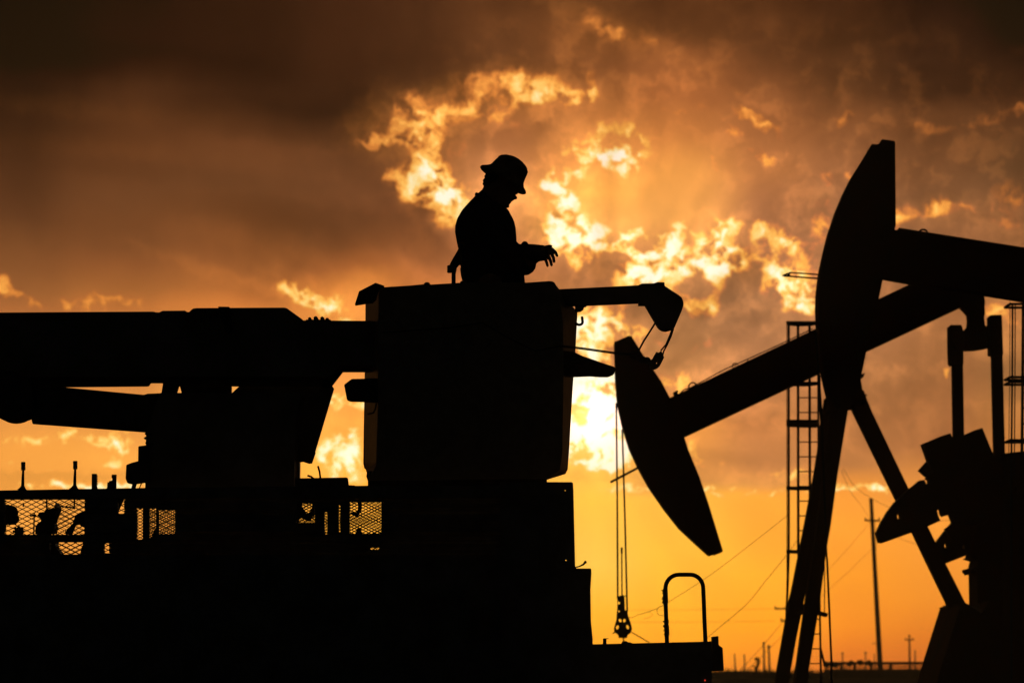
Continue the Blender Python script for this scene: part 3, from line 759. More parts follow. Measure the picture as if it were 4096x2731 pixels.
rope([(2622,1290),(2600,1325),(2576,1362),(2554,1403),(2545,1412),(2536,1418)], 18.22, .0062)
rope([(2691,1310),(2680,1340),(2664,1378),(2643,1402)], 18.22, .0052)
rope([(2694,1314),(2684,1345),(2668,1380),(2655,1404),(2651,1420)], 18.22, .0052)
rope([(2240,1382),(2302,1388),(2350,1394),(2420,1404),(2470,1411),(2525,1415)], 17.84, .0040)
rope([(2240,1386),(2302,1393),(2350,1399),(2420,1409),(2470,1416),(2525,1420)], 17.84, .0036)
rope([(1530,1330),(1800,1310),(1930,1290),(2030,1350),(2140,1403),(2240,1384)], 17.84, .0035)
m = MB()
prism_h(m, [(2625,1407),(2635,1410),(2645,1402),(2657,1429),(2643,1456),(2632,1466),(2619,1471),(2601,1465),(2600,1452),(2606,1440)], [[(2630,1427),(2636,1430),(2633,1434),(2628,1431)], [(2628,1441),(2633,1444),(2627,1455),(2624,1453)]], 18.15, 18.28)
m.build('shackle', M_['steel'], T)
m = MB()
for (x, y, rx, ry, rot) in ((2532,1418,14,16,0),(2550,1426,17,15,20),(2570,1438,16,13,20),(2588,1441,16,14,-10),(2605,1450,16,12,20)):
    m.ball(P(x, y, 18.2), rx/622, .02, ry/622, R=Matrix.Rotation(math.radians(-rot), 3, 'Y'))
m.build('rope_end_swivel', M_['steel'], T, smooth=True)

# padded sleeve wrapped round the strap on the bucket's right side: a thing hung there
m = MB()
prism_h(m, rounded([(2250,1402),(2297,1407),(2328,1423),(2370,1437),(2418,1454),(2440,1461),(2458,1467),(2464,1476),(2458,1490),(2436,1501),(2400,1501),(2364,1498),(2288,1501),(2250,1500)], 8, 3), [[(2298,1452),(2316,1455),(2323,1459),(2300,1459)]], 17.88, 18.0)
m.tube(pt([(2328,1424),(2337,1500)], 17.875), .004, 6); m.tube(pt([(2412,1453),(2408,1502)], 17.875), .004, 6)
o = m.build('canvas_wrap', M_['leather']); recenter(o)
tag(o, 'padded tapered canvas wrap hanging off the right side of the work bucket under the rope', 'canvas wrap')

# things lying in the truck bed behind the mesh
def bedthing(nm, mb, mt, label, cat):
    o = mb.build(nm, mt, smooth=False); recenter(o); tag(o, label, cat)
m = MB(); m.ball(P(45,2052,DN+.35), .045, .05, .05, 14, 10)
m.ball(P(62,2075,DN+.35), .024, .03, .03); m.ball(P(30,2035,DN+.35), .025, .03, .03); m.prism([(18,2040),(60,2065),(66,2098),(18,2098)], DN+.3, DN+.4)
bedthing('cloth_bundle', m, M_['leather'], 'rounded lumpy bundle in the truck bed at the left end of the mesh side', 'bundle')
m = MB(); prism_h(m, ell(75,2124,18,17,16), [ell(72,2118,3,3,6)], DN+.3, DN+.33)
for k in range(8):
    a = k * math.pi / 4; m.box(P(75 + 19*math.cos(a), 2124 + 18*math.sin(a), DN+.315), (.012,.03,.012), Matrix.Rotation(a, 3, 'Y'))
bedthing('gear_wheel', m, M_['steel'], 'small toothed wheel low in the truck bed behind the mesh', 'gear wheel')
m = MB()
m.prism([(222,2008),(236,2013),(244,2026),(247,2040),(240,2058),(232,2075),(228,2095),(234,2110),(228,2135),(160,2140),(140,2142),(142,2105),(150,2092),(164,2083),(160,2070),(148,2062),(158,2048),(178,2046),(185,2032),(200,2036),(218,2030)], DN+.28, DN+.45)
m.tube(pt([(240,2024),(262,2026),(285,2028),(300,2034)], DN+.3), .005, 6)
m.ball(P(205,2075,DN+.3), .04,.05,.04); m.tube(pt([(120,2062),(145,2060)], DN+.3), .006, 6); m.tube(pt([(170,2008),(186,2012),(188,2030)], DN+.3), .0035, 6)
bedthing('hand_winch', m, M_['steel'], 'jagged hand winch with side arms in the middle of the left mesh opening', 'winch')
m = MB(); m.prism([(348,2018),(340,2040),(312,2052),(300,2062),(290,2095),(268,2118),(252,2135),(290,2138),(300,2102),(318,2098),(332,2110),(352,2110),(356,2030)], DN+.25, DN+.4)
bedthing('folded_hose', m, M_['rubber'], 'dark curved length of hose leaning at the right end of the left mesh opening', 'hose')
m = MB(); m.prism([(185,2165),(232,2168),(240,2195),(252,2208),(256,2218),(320,2218),(325,2190),(338,2164),(352,2164),(352,2240),(185,2240)], DN+.25, DN+.4)
bedthing('cable_reel_stand', m, M_['steel'], 'low notched stand under the left mesh opening', 'stand')
m = MB(); m.prism([(1180,2010),(1210,2014),(1208,2028),(1220,2040),(1226,2052),(1233,2052),(1246,2035),(1249,2014),(1262,2010),(1262,2058),(1248,2068),(1243,2085),(1225,2080),(1200,2070),(1195,2090),(1180,2090)], DN+.3, DN+.4)
m.prism([(1180,2074),(1188,2080),(1186,2090),(1180,2092)], DN+.3, DN+.4)
bedthing('ratchet_tool', m, M_['steel'], 'notched tool standing in the bed behind the small mesh opening near the turret', 'tool')
m = MB(); m.tube(pt([(1437,2000),(1440,2030),(1436,2045),(1424,2058),(1402,2050)], DN+.3), [.012,.012,.013,.014,.006], 10)
bedthing('lifting_hook', m, M_['steel'], 'curved lifting hook hanging inside the rightmost mesh opening', 'hook')
m = MB(); m.ball(P(1435,2122,DN+.3), .017,.02,.02); m.prism([(1422,2128),(1448,2128),(1450,2140),(1420,2140)], DN+.28, DN+.34)
bedthing('valve_knob', m, M_['steel'], 'small round knob on the bottom edge of the rightmost mesh opening', 'knob')
# ------------------------------------------------------------------ the man in the bucket
MD = 18.3
KX = MD / FPX
def rings(mb, lst, seg=20):
    """lst: (left px, right px, half depth m, depth centre offset)"""
    vs = []; fs = []
    for (l, r, dw, *o) in lst:
        oy = o[0] if o else 0.0
        A, B_ = W(l[0], l[1], MD), W(r[0], r[1], MD)
        c = (A + B_) / 2; h = (B_ - A) / 2; c = c + Vector((0, oy, 0))
        for k in range(seg):
            a = 2 * math.pi * k / seg
            vs.append(c + h * math.cos(a) + Vector((0, dw * math.sin(a), 0)))
    n_ = len(lst)
    for i in range(n_ - 1):
        for k in range(seg):
            a = i * seg + k; b_ = i * seg + (k + 1) % seg
            fs.append((a, b_, b_ + seg, a + seg))
    fs.append(tuple(reversed(range(seg)))); fs.append(tuple(range((n_ - 1) * seg, n_ * seg)))
    mb.add(vs, fs)
def limb(mb, pts, seg=14):
    """pts: (px, py, D, r m) with rounded ends"""
    c = [W(x, y, D) for x, y, D, r in pts]; r = [q[3] for q in pts]
    mb.tube(c, r, seg); mb.ball(c[0], r[0], seg=seg); mb.ball(c[-1], r[-1], seg=seg)
    for p, q in zip(c[1:-1], r[1:-1]): mb.ball(p, q * 0.995, seg=seg)
def remesh(mb, name, m, parent, voxel, label=None, smooth=True):
    me = mb.me(name); tmp = bpy.data.objects.new('tmp', me); COL.objects.link(tmp)
    md = tmp.modifiers.new('r', 'REMESH'); md.mode = 'VOXEL'; md.voxel_size = voxel; md.use_smooth_shade = smooth
    sm = tmp.modifiers.new('s', 'SMOOTH'); sm.factor = 0.5; sm.iterations = 2
    dg = bpy.context.evaluated_depsgraph_get(); ev = tmp.evaluated_get(dg)
    out = bpy.data.meshes.new_from_object(ev, depsgraph=dg)
    bpy.data.objects.remove(tmp, do_unlink=True)
    out.materials.clear()
    return link(name, out, m, parent, smooth, label)
MB_ = W(1965, 1745, MD)
MAN = thing('person', 'man in full-brim hard hat and work jacket standing in the raised bucket, head bowed', 'person', MB_)
head = [((1905,790),(1995,850),.075),((1926,762),(2008,842),.065),((1934,748),(2022,836),.060),((1935,738),(2031,831),.062),((1937,729),(2035,822),.066),((1939,721),(2039,812),.069),((1941,713),(2046,801),.071),((1942,705),(2054,789),.073),
        ((1945,697),(2064,778),.075),((1947,690),(2073,768),.077),((1955,672),(2084,745),.079),((1970,650),(2088,718),.076),((1992,636),(2082,688),.062),((2015,632),(2062,660),.035)]
# body: continuous figure under the clothes, bare head and hands
bd = MB()
rings(bd, head)
# nose, lips, chin, brow, ear
bd.add([W(2060,775,MD), W(2070,792,MD), W(2063,800,MD), W(2050,799,MD), W(2052,785,MD)+Vector((0,.014,0)), W(2052,785,MD)-Vector((0,.014,0)), W(2040,785,MD)], [(0,1,4),(0,5,1),(1,2,4),(1,5,2),(2,3,4),(2,5,3),(3,6,4),(3,5,6),(0,4,6),(0,6,5)])
bd.ball(W(2062,791,MD), .0125, .013, .012); bd.ball(W(2066,773,MD), .010, .03, .008)
bd.ball(W(2047,798,MD), .0165, .018, .010); bd.ball(W(2042,803,MD), .0135, .018, .0085); bd.ball(W(2036,811,MD), .0130, .018, .0080); bd.ball(W(2030,818,MD), .013, .018, .009); bd.ball(W(2029,825,MD), .0145, .018, .0125)
for s in (-1, 1): bd.ball(W(1985,752,MD) + Vector((0, s * .078, 0)), .018, .010, .032, R=Matrix.Rotation(math.radians(30), 3, 'Y'))
TOR = [((1858,1190),(2085,1180),.150),((1858,1135),(2085,1130),.155),((1853,1060),(2068,1050),.160),((1842,990),(2058,985),.175),((1832,930),(2055,905),.185),((1836,885),(2045,870),.19),((1856,850),(2035,852),.18),((1886,815),(2022,843),.14),((1912,785),(2008,832),.085),((1928,760),(2006,838),.062)]
rings(bd, TOR)
EL = (2086,1058,18.14); WR = (2168,1014,17.98)
NA = [(1950,890,18.10,.060),(2015,975,18.10,.052),EL+(.045,),(2130,1034,18.05,.042),WR+(.030,)]
FA = [(1930,890,18.47,.060),(1896,945,18.50,.050),(1872,985,18.45,.040),(1845,1018,18.38,.028),(1812,1066,18.30,.024)]
limb(bd, NA); limb(bd, FA)
# near hand: palm, four bent fingers, thumb from the side of the palm
bd.ball(W(2180,1008,17.98), .034, .024, .042, R=Matrix.Rotation(math.radians(20), 3, 'Y'))
bd.ball(W(2193,1001,17.98), .028, .020, .034)
def finger(pts, r0, r1, D0, D1):
    n_ = len(pts); q = [(x, y, D0 + (D1 - D0) * i / (n_ - 1), r0 + (r1 - r0) * i / (n_ - 1)) for i, (x, y) in enumerate(pts)]
    limb(bd, q, 10)
finger([(2190,990),(2208,997),(2221,1008),(2228,1022)], .0135, .0105, 17.965, 17.94)
finger([(2190,1002),(2206,1014),(2214,1031),(2216,1046)], .0132, .0100, 17.975, 17.955)
finger([(2184,1015),(2196,1029),(2203,1046),(2206,1060)], .0130, .0098, 17.99, 17.98)
finger([(2175,1026),(2183,1040),(2188,1054),(2190,1063)], .0122, .0092, 18.005, 18.0)
finger([(2170,998),(2184,988),(2197,985),(2204,985)], .0130, .0095, 17.95, 17.93)
# far hand closed round the lever: palm, four curled fingers, thumb
bd.ball(W(1806,1075,18.28), .022, .026, .022)
for i in range(4):
    y = 1064 + i * 7
    limb(bd, [(1800,y,18.30,.0095),(1793,y+2,18.27,.0090),(1800,y+3,18.245,.0085),(1812,y+2,18.25,.0075)], 10)
limb(bd, [(1808,1062,18.30,.010),(1818,1068,18.26,.0095),(1823,1077,18.255,.0085)], 10)
# legs and feet inside the bucket
for s, D in ((0, 18.18), (14, 18.43)):
    limb(bd, [(1965+s,1140,D,.095),(1975+s,1280,D,.085),(1990+s,1420,D,.062),(1978+s,1540,D,.060),(1968+s,1690,D,.042)])
    limb(bd, [(1962+s,1722,D,.040),(2005+s,1730,D,.038),(2070+s,1734,D,.030)])
remesh(bd, 'body', M_['skin'], MAN, .0042)
# jacket
jk = MB()
rings(jk, [((1856,1215),(2098,1200),.185),((1852,1140),(2101,1136),.185),((1848,1095),(2096,1085),.19),((1843,1062),(2084,1045),.19),((1837,1020),(2070,1005),.195),((1833,996),(2067,975),.20),((1826,965),(2066,945),.21),((1820,930),(2063,912),.22),((1820,905),(2058,889),.225),((1828,876),(2051,872),.23),((1846,845),(2043,858),.22),((1866,822),(2037,846),.195),((1879,807),(2031,839),.16),((1900,785),(2022,834),.11),((1914,772),(2010,838),.085),((1926,760),(2000,842),.080)], 24)
jk.ball(W(1906,779,MD), .012, .07, .012)
limb(jk, [(1945,890,18.10,.080),(2010,975,18.09,.075),(2086,1054,18.14,.080),(2098,1054,18.13,.078),(2120,1015,18.06,.055),(2150,1015,18.0,.052)], 18)
limb(jk, [(2090,1015,18.1,.065),(2130,1012,18.03,.058),(2166,1012,17.99,.052)], 18)
limb(jk, [(1930,890,18.47,.078),(1896,940,18.50,.066),(1872,985,18.45,.048),(1846,1015,18.38,.034),(1826,1044,18.32,.030),(1816,1060,18.30,.028)], 16)
jk.ball(W(2099,979,18.0), .024, .022, .024)
remesh(jk, 'jacket', M_['cloth'], MAN, .006)
tr = MB()
rings(tr, [((1868,1110),(2090,1110),.17),((1862,1180),(2094,1175),.175),((1870,1240),(2085,1235),.17)], 20)
for s, D in ((0, 18.18), (14, 18.43)):
    limb(tr, [(1965+s,1190,D,.105),(1975+s,1290,D,.098),(1990+s,1420,D,.078),(1980+s,1540,D,.078),(1970+s,1685,D,.070)], 16)
remesh(tr, 'trousers', M_['trouser'], MAN, .009)
for s, D in ((0, 18.18), (14, 18.43)):
    bt = MB(); limb(bt, [(1966+s,1660,D,.058),(1964+s,1710,D,.056)]); limb(bt, [(1960+s,1722,D,.046),(2010+s,1728,D,.046),(2078+s,1734,D,.038)])
    remesh(bt, 'boot', M_['rubber'], MAN, .008)
hr = MB()
rings(hr, [((1936,742),(1960,762),.045),((1932,728),(1985,760),.066),((1938,712),(1995,750),.074),((1942,694),(2010,740),.080),((1952,676),(2030,720),.081)], 16)
for (x, y) in ((1937,722),(1936,736),(1939,748),(1943,706)): hr.ball(W(x, y, MD), .010, .045, .008)
remesh(hr, 'hair', M_['hair'], MAN, .005)
# hard hat in its own tilted frame
HC = W(2027, 700, MD); ta = math.radians(31)
ux = Vector((math.cos(ta), 0, -math.sin(ta))); uz = Vector((math.sin(ta), 0, math.cos(ta)))
def hatring(l, r, h, dw, seg=36):
    c = HC + ux * ((l + r) / 2 * KX) + uz * (h * KX)
    return [c + ux * ((r - l) / 2 * KX * math.cos(2*math.pi*k/seg)) + Vector((0, dw * math.sin(2*math.pi*k/seg), 0)) for k in range(seg)]
hp_ = [(-76,75,-6,.112),(-98,93,-29,.142),(-104,99,-32,.148),(-109,104,-29,.153),(-110,106,-24,.154),(-106,102,-18,.150),(-92,87,-9,.134),(-80,79,2,.118),(-77,76,8,.114),(-73,72.5,26,.110),(-68,70.5,43,.104),(-61,67.5,55,.097),(-53,60,62,.086),(-44,50,68,.074),(-33,38,74,.058),(-20,23,78,.038),(-9,8,80,.018)]
m = MB(); vs = []; fs = []
for q in hp_: vs += hatring(*q)
s_ = 36
for i in range(len(hp_) - 1):
    for k in range(s_): fs.append((i*s_+k, i*s_+(k+1)%s_, (i+1)*s_+(k+1)%s_, (i+1)*s_+k))
fs.append(tuple(range((len(hp_)-1)*s_, len(hp_)*s_)))
m.add(vs, fs)
# crown ribs
for k in (-1, 0, 1):
    pts_ = [HC + ux*(x*KX) + uz*((z+1.0)*KX) + Vector((0, k*.028, 0)) for x, z in ((-66,46),(-58,58),(-42,69),(-18,77),(6,79),(26,76),(44,70),(58,62))]
    m.tube([p - uz * (abs(k) * 3 * KX) for p in pts_], .0035, 6)
m.build('hard_hat', M_['hat'], MAN, smooth=True)
# safety harness: back strap, leg strap, ring
m = MB()
m.tube([W(1840,985,18.19), W(1846,1050,18.14), W(1850,1100,18.13), W(1862,1150,18.14)], .006, 8)
m.bar(W(1846,1066,18.2), W(1852,1100,18.16), .012, .004); m.bar(W(1852,1100,18.16), W(1860,1136,18.16), .014, .004)
torus(m, W(1845,982,18.16), .020, .004)
m.tube([W(1842,1072,18.2), W(1845,1100,18.2), W(1853,1132,18.2)], .003, 6)
m.build('safety_harness', M_['web'], MAN)

# ------------------------------------------------------------------ pump jack with its head down (left)
DA = 40.0
AB = W(3300, 2690, DA + .9); AB.z = 0
A = thing('pump_jack', 'oil pump jack with its horsehead lowered and beam rising to the right', 'pump jack', AB, 'oil pump jacks working beyond the truck')
m = MB()
m.prism([(2455,1377),(2458,1367),(2516,1342),(2527,1345),(2592,1451),(2610,1473),(2647,1527),(2680,1591),(2738,1748),(2753,1797),(2798,1906),(2835,2015),(2892,2201),(2889,2208),(2866,2217),(2862,2222),(2852,2219),(2835,2224),(2828,2221),(2774,2172),(2713,2115),(2653,2039),(2592,1951),(2550,1875),(2514,1797),(2486,1706),(2466,1615),(2459,1518)], DA, DA + .42)
m.build('horsehead', M_['pump'], A)
m = MB()
m.prism([(2640,1610),(2684,1588),(3900,1013),(3932,1075),(3850,1228),(2738,1748),(2690,1740)], DA + .08, DA + .34)
m.prism([(2684,1588),(3900,1013),(3904,1021),(2688,1597)], DA + .02, DA + .40)
m.prism([(2736,1740),(3846,1220),(3850,1228),(2739,1749)], DA + .02, DA + .40)
m.build('walking_beam', M_['pump'], A)
m = MB(); torus(m, W(2771,1546,DA+.2), .058, .011, 20); m.build('lifting_ring', M_['steel'], A, smooth=True)
m = MB(); torus(m, W(2941,1463,DA+.2), .040, .007, 16); torus(m, W(2936,1466,DA+.2), .022, .006, 12); m.build('lifting_ring', M_['steel'], A, smooth=True)
m = MB()
m.prism([(2690,1570),(2710,1560),(2714,1564),(2710,1572),(2716,1578),(2696,1588)], DA+.1, DA+.3); m.build('beam_lug', M_['steel'], A); m = MB(); m.prism([(2985,1441),(2992,1438),(2995,1446),(2988,1450)], DA+.1, DA+.3)
m.build('beam_lug', M_['steel'], A)
m = MB(); m.tube(pt([(2720,1572),(2735,1558),(2760,1551),(2800,1530),(2900,1476),(2990,1436),(3100,1386),(3250,1315)], DA+.15), .0075, 6); m.build('brake_cable', M_['cable'], A)
m = MB(); m.bar(W(2442,1928,DA+.1), W(2556,1868,DA+.1), .032, .05); m.build('wireline_guide', M_['steel'], A)
for (a, c) in (((2465,1612),(2471,2392)), ((2489,1716),(2509,2446))):
    m = MB(); m.tube(pt([a, ((a[0]+c[0])/2+1, (a[1]+c[1])/2), c], DA+.02), .0130, 8); m.build('bridle_cable', M_['cable'], A)
m = MB(); m.tube(pt([(2487,2188),(2487,2212)], DA+.03), .015, 8); m.tube(pt([(2487,2210),(2488,2382)], DA+.03), .010, 8); m.build('polished_rod', M_['steel'], A); m = MB(); m.tube(pt([(2494,2545),(2492,3110)], DA+.03), .011, 8)
m.build('polished_rod', M_['steel'], A)
m = MB()
prism_h(m, [(2470,2385),(2488,2378),(2498,2380),(2500,2438),(2510,2440),(2513,2462),(2523,2489),(2529,2514),(2522,2531),(2511,2538),(2508,2550),(2476,2550),(2473,2537),(2458,2526),(2456,2512),(2466,2477),(2468,2446),(2470,2430)],
        [ell(2476,2410,4.5,6,10), ell(2476,2443,3.5,3.5,8), ell(2481,2480,6,7,10,-20), ell(2498,2480,5.5,7,10,20), ell(2470,2507,5.5,9,10,20), ell(2511,2506,5.5,9,10,-15)], DA, DA + .1)
m.tube(pt([(2500,2384),(2506,2380)], DA+.02), .008, 6); m.tube(pt([(2449,2532),(2460,2528)], DA+.02), .008, 6)
m.build('carrier_bar', M_['steel'], A)
m = MB(); pts_ = []
for i in range(60): pts_.append((2525 + (i/60)*75 + 0, 2526 + (i/60)*44 + 4*math.sin(i*1.9)))
m.tube(pt(pts_, DA+.05), .004, 5); m.build('coiled_wire', M_['cable'], A)
# samson post
m = MB(); m.prism([(3296,1590),(3372,1600),(3300,1950),(3222,2374),(3186,2551),(3164,2675),(3087,3117),(3024,3117),(3095,2731),(3144,2450),(3164,2354),(3214,2100),(3252,1900),(3268,1800),(3274,1727),(3287,1646)], DA+1.0, DA+1.25); m.build('post_leg', M_['pump'], A)
m = MB(); m.prism([(3320,1600),(3400,1600),(3392,1642),(3350,1900),(3323,2100),(3309,2180),(3293,2301),(3278,2422),(3260,2527),(3236,2675),(3232,2731),(3170,3117),(3108,3117),(3172,2731),(3198,2535),(3222,2374),(3262,2100)], DA-.7, DA-.45); m.build('post_leg', M_['pump'], A)
m = MB(); m.prism([(3380,1560),(3455,1560),(3468,1597),(3490,1650),(3635,1954),(3712,2105),(3744,2172),(3785,2257),(3862,2410),(4120,3117),(4020,3117),(3778,2406),(3702,2250),(3645,2130),(3582,2006),(3408,1650)], DA+.2, DA+.45); m.build('post_leg', M_['pump'], A)
m = MB()
m.prism([(3303,1530),(3441,1512),(3454,1508),(3451,1517),(3444,1520),(3450,1557),(3457,1575),(3469,1577),(3469,1586),(3463,1590),(3490,1650),(3412,1648),(3405,1641),(3392,1641),(3390,1660),(3290,1660),(3301,1624),(3306,1597),(3303,1557)], DA-.5, DA+1.1)
m.build('saddle_bearing', M_['pump'], A)
m = MB(); m.bar(W(3196,2450,DA+.3), W(3232,2446,DA+.3), .05, 1.2); m.build('post_rung', M_['pump'], A); m = MB(); m.bar(W(3262,2447,DA-.1), W(3306,2459,DA-.1), .05, .3)
m.build('post_rung', M_['pump'], A)
# ladder with safety cage
LD = DA + 1.6
LX = (3192, 3238, 3272)
m = MB(); m.tube(pt([(3155,1290),(3155,2200),(3151,2330),(3146,2450),(3144,3100)], LD), .018, 8); m.build('ladder_rail', M_['galv'], A)
m = MB(); m.tube(pt([(3147.5,1290),(3147.5,2300),(3144,2450)], LD+.3), .006, 6); m.build('ladder_rail', M_['galv'], A)
m = MB(); m.tube(pt([(3192,1290),(3193,2200),(3200,2330),(3214,2450)], LD), .020, 8); m.build('ladder_rail', M_['galv'], A)
m = MB(); m.tube(pt([(3238,1290),(3240,2200)], LD+.3), .020, 8); m.build('ladder_rail', M_['galv'], A)
m = MB(); m.tube(pt([(3272,1290),(3275,2200),(3283,2660),(3284,3100)], LD), .016, 8); m.build('ladder_rail', M_['galv'], A)
m = MB(); m.tube(pt([(3281,1500),(3284,2100)], LD+.3), .008, 6); m.build('ladder_rail', M_['galv'], A)
m = MB(); m.tube(pt([(3298,2240),(3298,2452)], LD+.3), .008, 6); m.build('ladder_rail', M_['galv'], A)
m = MB(); m.tube(pt([(3281,2585),(3300,2665)], LD), .016, 6); m.build('ladder_rail', M_['galv'], A)
for i, y in enumerate(range(1590, 2700, 59)):
    m = MB()
    if y < 2260: m.tube(pt([(3193,y),(3274,y)], LD), .0085, 6)
    else: m.tube(pt([(3240,y),(3283,y)], LD), .0085, 6)
    m.build('ladder_rung', M_['galv'], A)
for y, th in ((1290,.045),(1532,.045),(1683,.040),(1697,.040),(1950,.042),(2204,.045)):
    m = MB(); z = W(0,y,LD).z; xa = W(3146,y,LD).x; xb = W(3274,y,LD).x; cx = (xa+xb)/2; R_ = (xb-xa)/2
    pts_ = [Vector((cx + R_*math.cos(a), LD + .75*R_*1.6*math.sin(a), z)) for a in [math.pi*k/12 for k in range(13)]]
    for p, q in zip(pts_[:-1], pts_[1:]):
        mm = (p+q)/2; d = q-p; m.box(mm, (d.length+.01, .008, th), Matrix.Rotation(math.atan2(d.y, d.x), 3, 'Z'))
    m.box((cx, LD, z), (2*R_, .01, th))
    m.build('cage_hoop', M_['galv'], A)
# tail end: equaliser, clevises, pitman arms
m = MB()
m.prism([(3800,1240),(3833,1232),(3849,1247),(3864,1265),(3866,1288),(3864,1310),(3853,1322),(3848,1330),(3848,1404),(3854,1406),(3891,1405),(3925,1400),(3962,1392),(3962,1303),(3941,1303),(3937,1270),(3941,1253),(3939,1225),(3941,1210),(3937,1180),(3860,1160)], DA+.1, DA+.35)
m.build('equaliser', M_['pump'], A)
for cl in ([(3796,1306),(3803,1299),(3845,1299),(3850,1310),(3854,1330),(3854,1455),(3848,1459),(3805,1460),(3799,1450),(3797,1400)], [(3956,1268),(3962,1260),(4003,1258),(4008,1263),(4013,1418),(4008,1422),(3962,1420),(3959,1416)]):
    m = MB(); hx = cl[0][0]
    prism_h(m, cl, [ell(3817,1392,4,9,8,-15)] if hx < 3900 else [[(3994,1360),(3996,1373),(3986,1374)]], DA-.02, DA+.18); m.build('pitman_clevis', M_['pump'], A)
m = MB(); m.bar(W(3828,1440,DA+.1), W(3834,1800,DA+.1), .148, .14); m.build('pitman_arm', M_['pump'], A)
m = MB(); m.bar(W(3986,1410,DA+.1), W(3999,1950,DA+.1), .150, .14); m.build('pitman_arm', M_['pump'], A)
# cranks and counterweights
m = MB()
prism_h(m, [(3691,1774),(3720,1762),(3760,1745),(3790,1735),(3802,1732),(3808,1745),(3815,1757),(3857,1738),(3895,1721),(3920,1713),(3930,1711),(3974,1818),(4010,1860),(4010,2050),(3900,2100),(3813,2086),(3802,2056),(3775,2063),(3767,2052),(3764,2036),(3757,2032),(3749,2040),(3753,2060),(3762,2082),(3710,2105),(3645,2130),(3600,2146),(3553,2163),(3535,2169),(3519,2168),(3512,2145),(3509,2128),(3526,2090),(3553,2044),(3582,2006),(3637,1954),(3660,1937),(3679,1920),(3698,1918),(3702,1926),(3706,1936),(3717,1929),(3717,1917),(3708,1912),(3714,1899),(3731,1887)],
        [ell(3596,2064,7,13,12)], DA-.55, DA-.3)
m.build('counterweight', M_['pump'], A)
m = MB()
prism_h(m, [(3900,2000),(3830,2040),(3813,2086),(3783,2121),(3744,2172),(3725,2215),(3740,2262),(3785,2252),(3861,2222),(3930,2200),(4000,2100)], [ell(3785,2181,7,12,12), ell(3857,2186,6,9,12)], DA+.55, DA+.8)
m.build('counterweight', M_['pump'], A)
m = MB(); m.bar(W(3700,1850,DA-.28), W(3960,2080,DA-.28), .30, .1); m.build('crank', M_['pump'], A)
m = MB(); m.bar(W(3800,2150,DA+.5), W(3990,2030,DA+.5), .30, .1); m.build('crank', M_['pump'], A)
m = MB()
m.prism([(3960,1870),(4180,1870),(4180,2440),(3876,2420),(3876,2406),(3874,2309),(3858,2322),(3857,2296),(3849,2290),(3848,2279),(3872,2272),(3878,2245),(3868,2242),(3858,2250),(3857,2238),(3862,2222),(3880,2100)], DA-.1, DA+.7)
m.build('gearbox', M_['pump'], A)
m = MB(); m.prism([(3756,2430),(3771,2424),(3778,2406),(3860,2408),(3871,2415),(3880,2402),(4300,2402),(4300,3117),(3560,3117),(3685,2669),(3693,2643),(3759,2434)], DA-.7, DA+1.2); m.build('base_stand', M_['pump'], A)
m = MB()
prism_h(m, [(4018,1812),(4078,1805),(4300,1800),(4300,2500),(4018,2500)], [ell(4064,1953,4.5,9,10,-20)], DA-1.2, DA-1.05)
m.build('belt_guard', M_['pump'], A)

# ------------------------------------------------------------------ pump jack with its head up (right)
DBp = 34.0
BB = W(4560, 2690, DBp + .8); BB.z = 0
Bj = thing('pump_jack', 'larger oil pump jack at the right edge with its tall horsehead raised', 'pump jack', BB, 'oil pump jacks working beyond the truck')
m = MB()
m.prism([(3480,587),(3487,577),(3513,577),(3523,561),(3531,557),(3577,564),(3581,569),(3584,898),(3579,918),(3560,1000),(3531,1120),(3515,1196),(3466,1403),(3448,1490),(3430,1560),(3400,1640),(3330,1645),(3305,1600),(3290,1540),(3276,1470),(3267,1400),(3262,1320),(3259,1240),(3261,1179),(3270,1102),(3286,1026),(3306,944),(3337,852),(3367,781),(3398,719),(3434,663),(3459,622),(3461,615),(3465,613)], DBp, DBp + .42)
m.build('horsehead', M_['pump'], Bj)
m = MB()
m.prism([(3540,925),(3579,919),(4700,1096),(4700,1320),(4096,1212),(3937,1186),(3633,1139),(3520,1119)], DBp + .08, DBp + .34)
m.prism([(3579,919),(4700,1096),(4700,1106),(3579,930)], DBp + .02, DBp + .40)
m.build('walking_beam', M_['pump'], Bj)
m = MB(); torus(m, W(3693,936,DBp+.2), .055, .012, 20); m.build('lifting_ring', M_['steel'], Bj, smooth=True)
m = MB(); m.prism([(3594,915),(3625,918),(3625,930),(3632,928),(3633,934),(3594,930)], DBp+.1, DBp+.3); m.build('beam_lug', M_['steel'], Bj); m = MB(); m.prism([(3968,984),(3984,977),(3993,978),(3993,990),(3970,990)], DBp+.1, DBp+.3); m.build('beam_lug', M_['steel'], Bj)
m = MB()
m.bar(W(3132,1102,DBp+.3), W(3164,1090,DBp+.1), .018); m.bar(W(3163,1090,DBp+.1), W(3272,1098,DBp+.1), .016); m.bar(W(3132,1103,DBp+.3), W(3272,1114,DBp+.3), .018); m.ball(W(3155,1100,DBp+.2), .02, .03, .014)
m.build('wireline_guide', M_['steel'], Bj)
for (a, b_, c) in (((3262,1330),(3284,1700),(3325,2660)), ((3266,1330),(3290,1700),(3328,2660))):
    m = MB(); m.tube(pt([a, b_, (3303,2130), c], DBp+.1), .0095, 8); m.build('bridle_cable', M_['cable'], Bj)
m = MB(); m.tube(pt([(3308,2230),(3318,2450),(3327,2700),(3332,3150)], DBp+.1), .0125, 8); m.build('polished_rod', M_['steel'], Bj)
gz = 2690 + EYE * FPX / DBp
m = MB(); m.prism([(4560,1310),(4640,1320),(4460,gz),(4380,gz)], DBp-.6, DBp-.4); m.build('post_leg', M_['pump'], Bj)
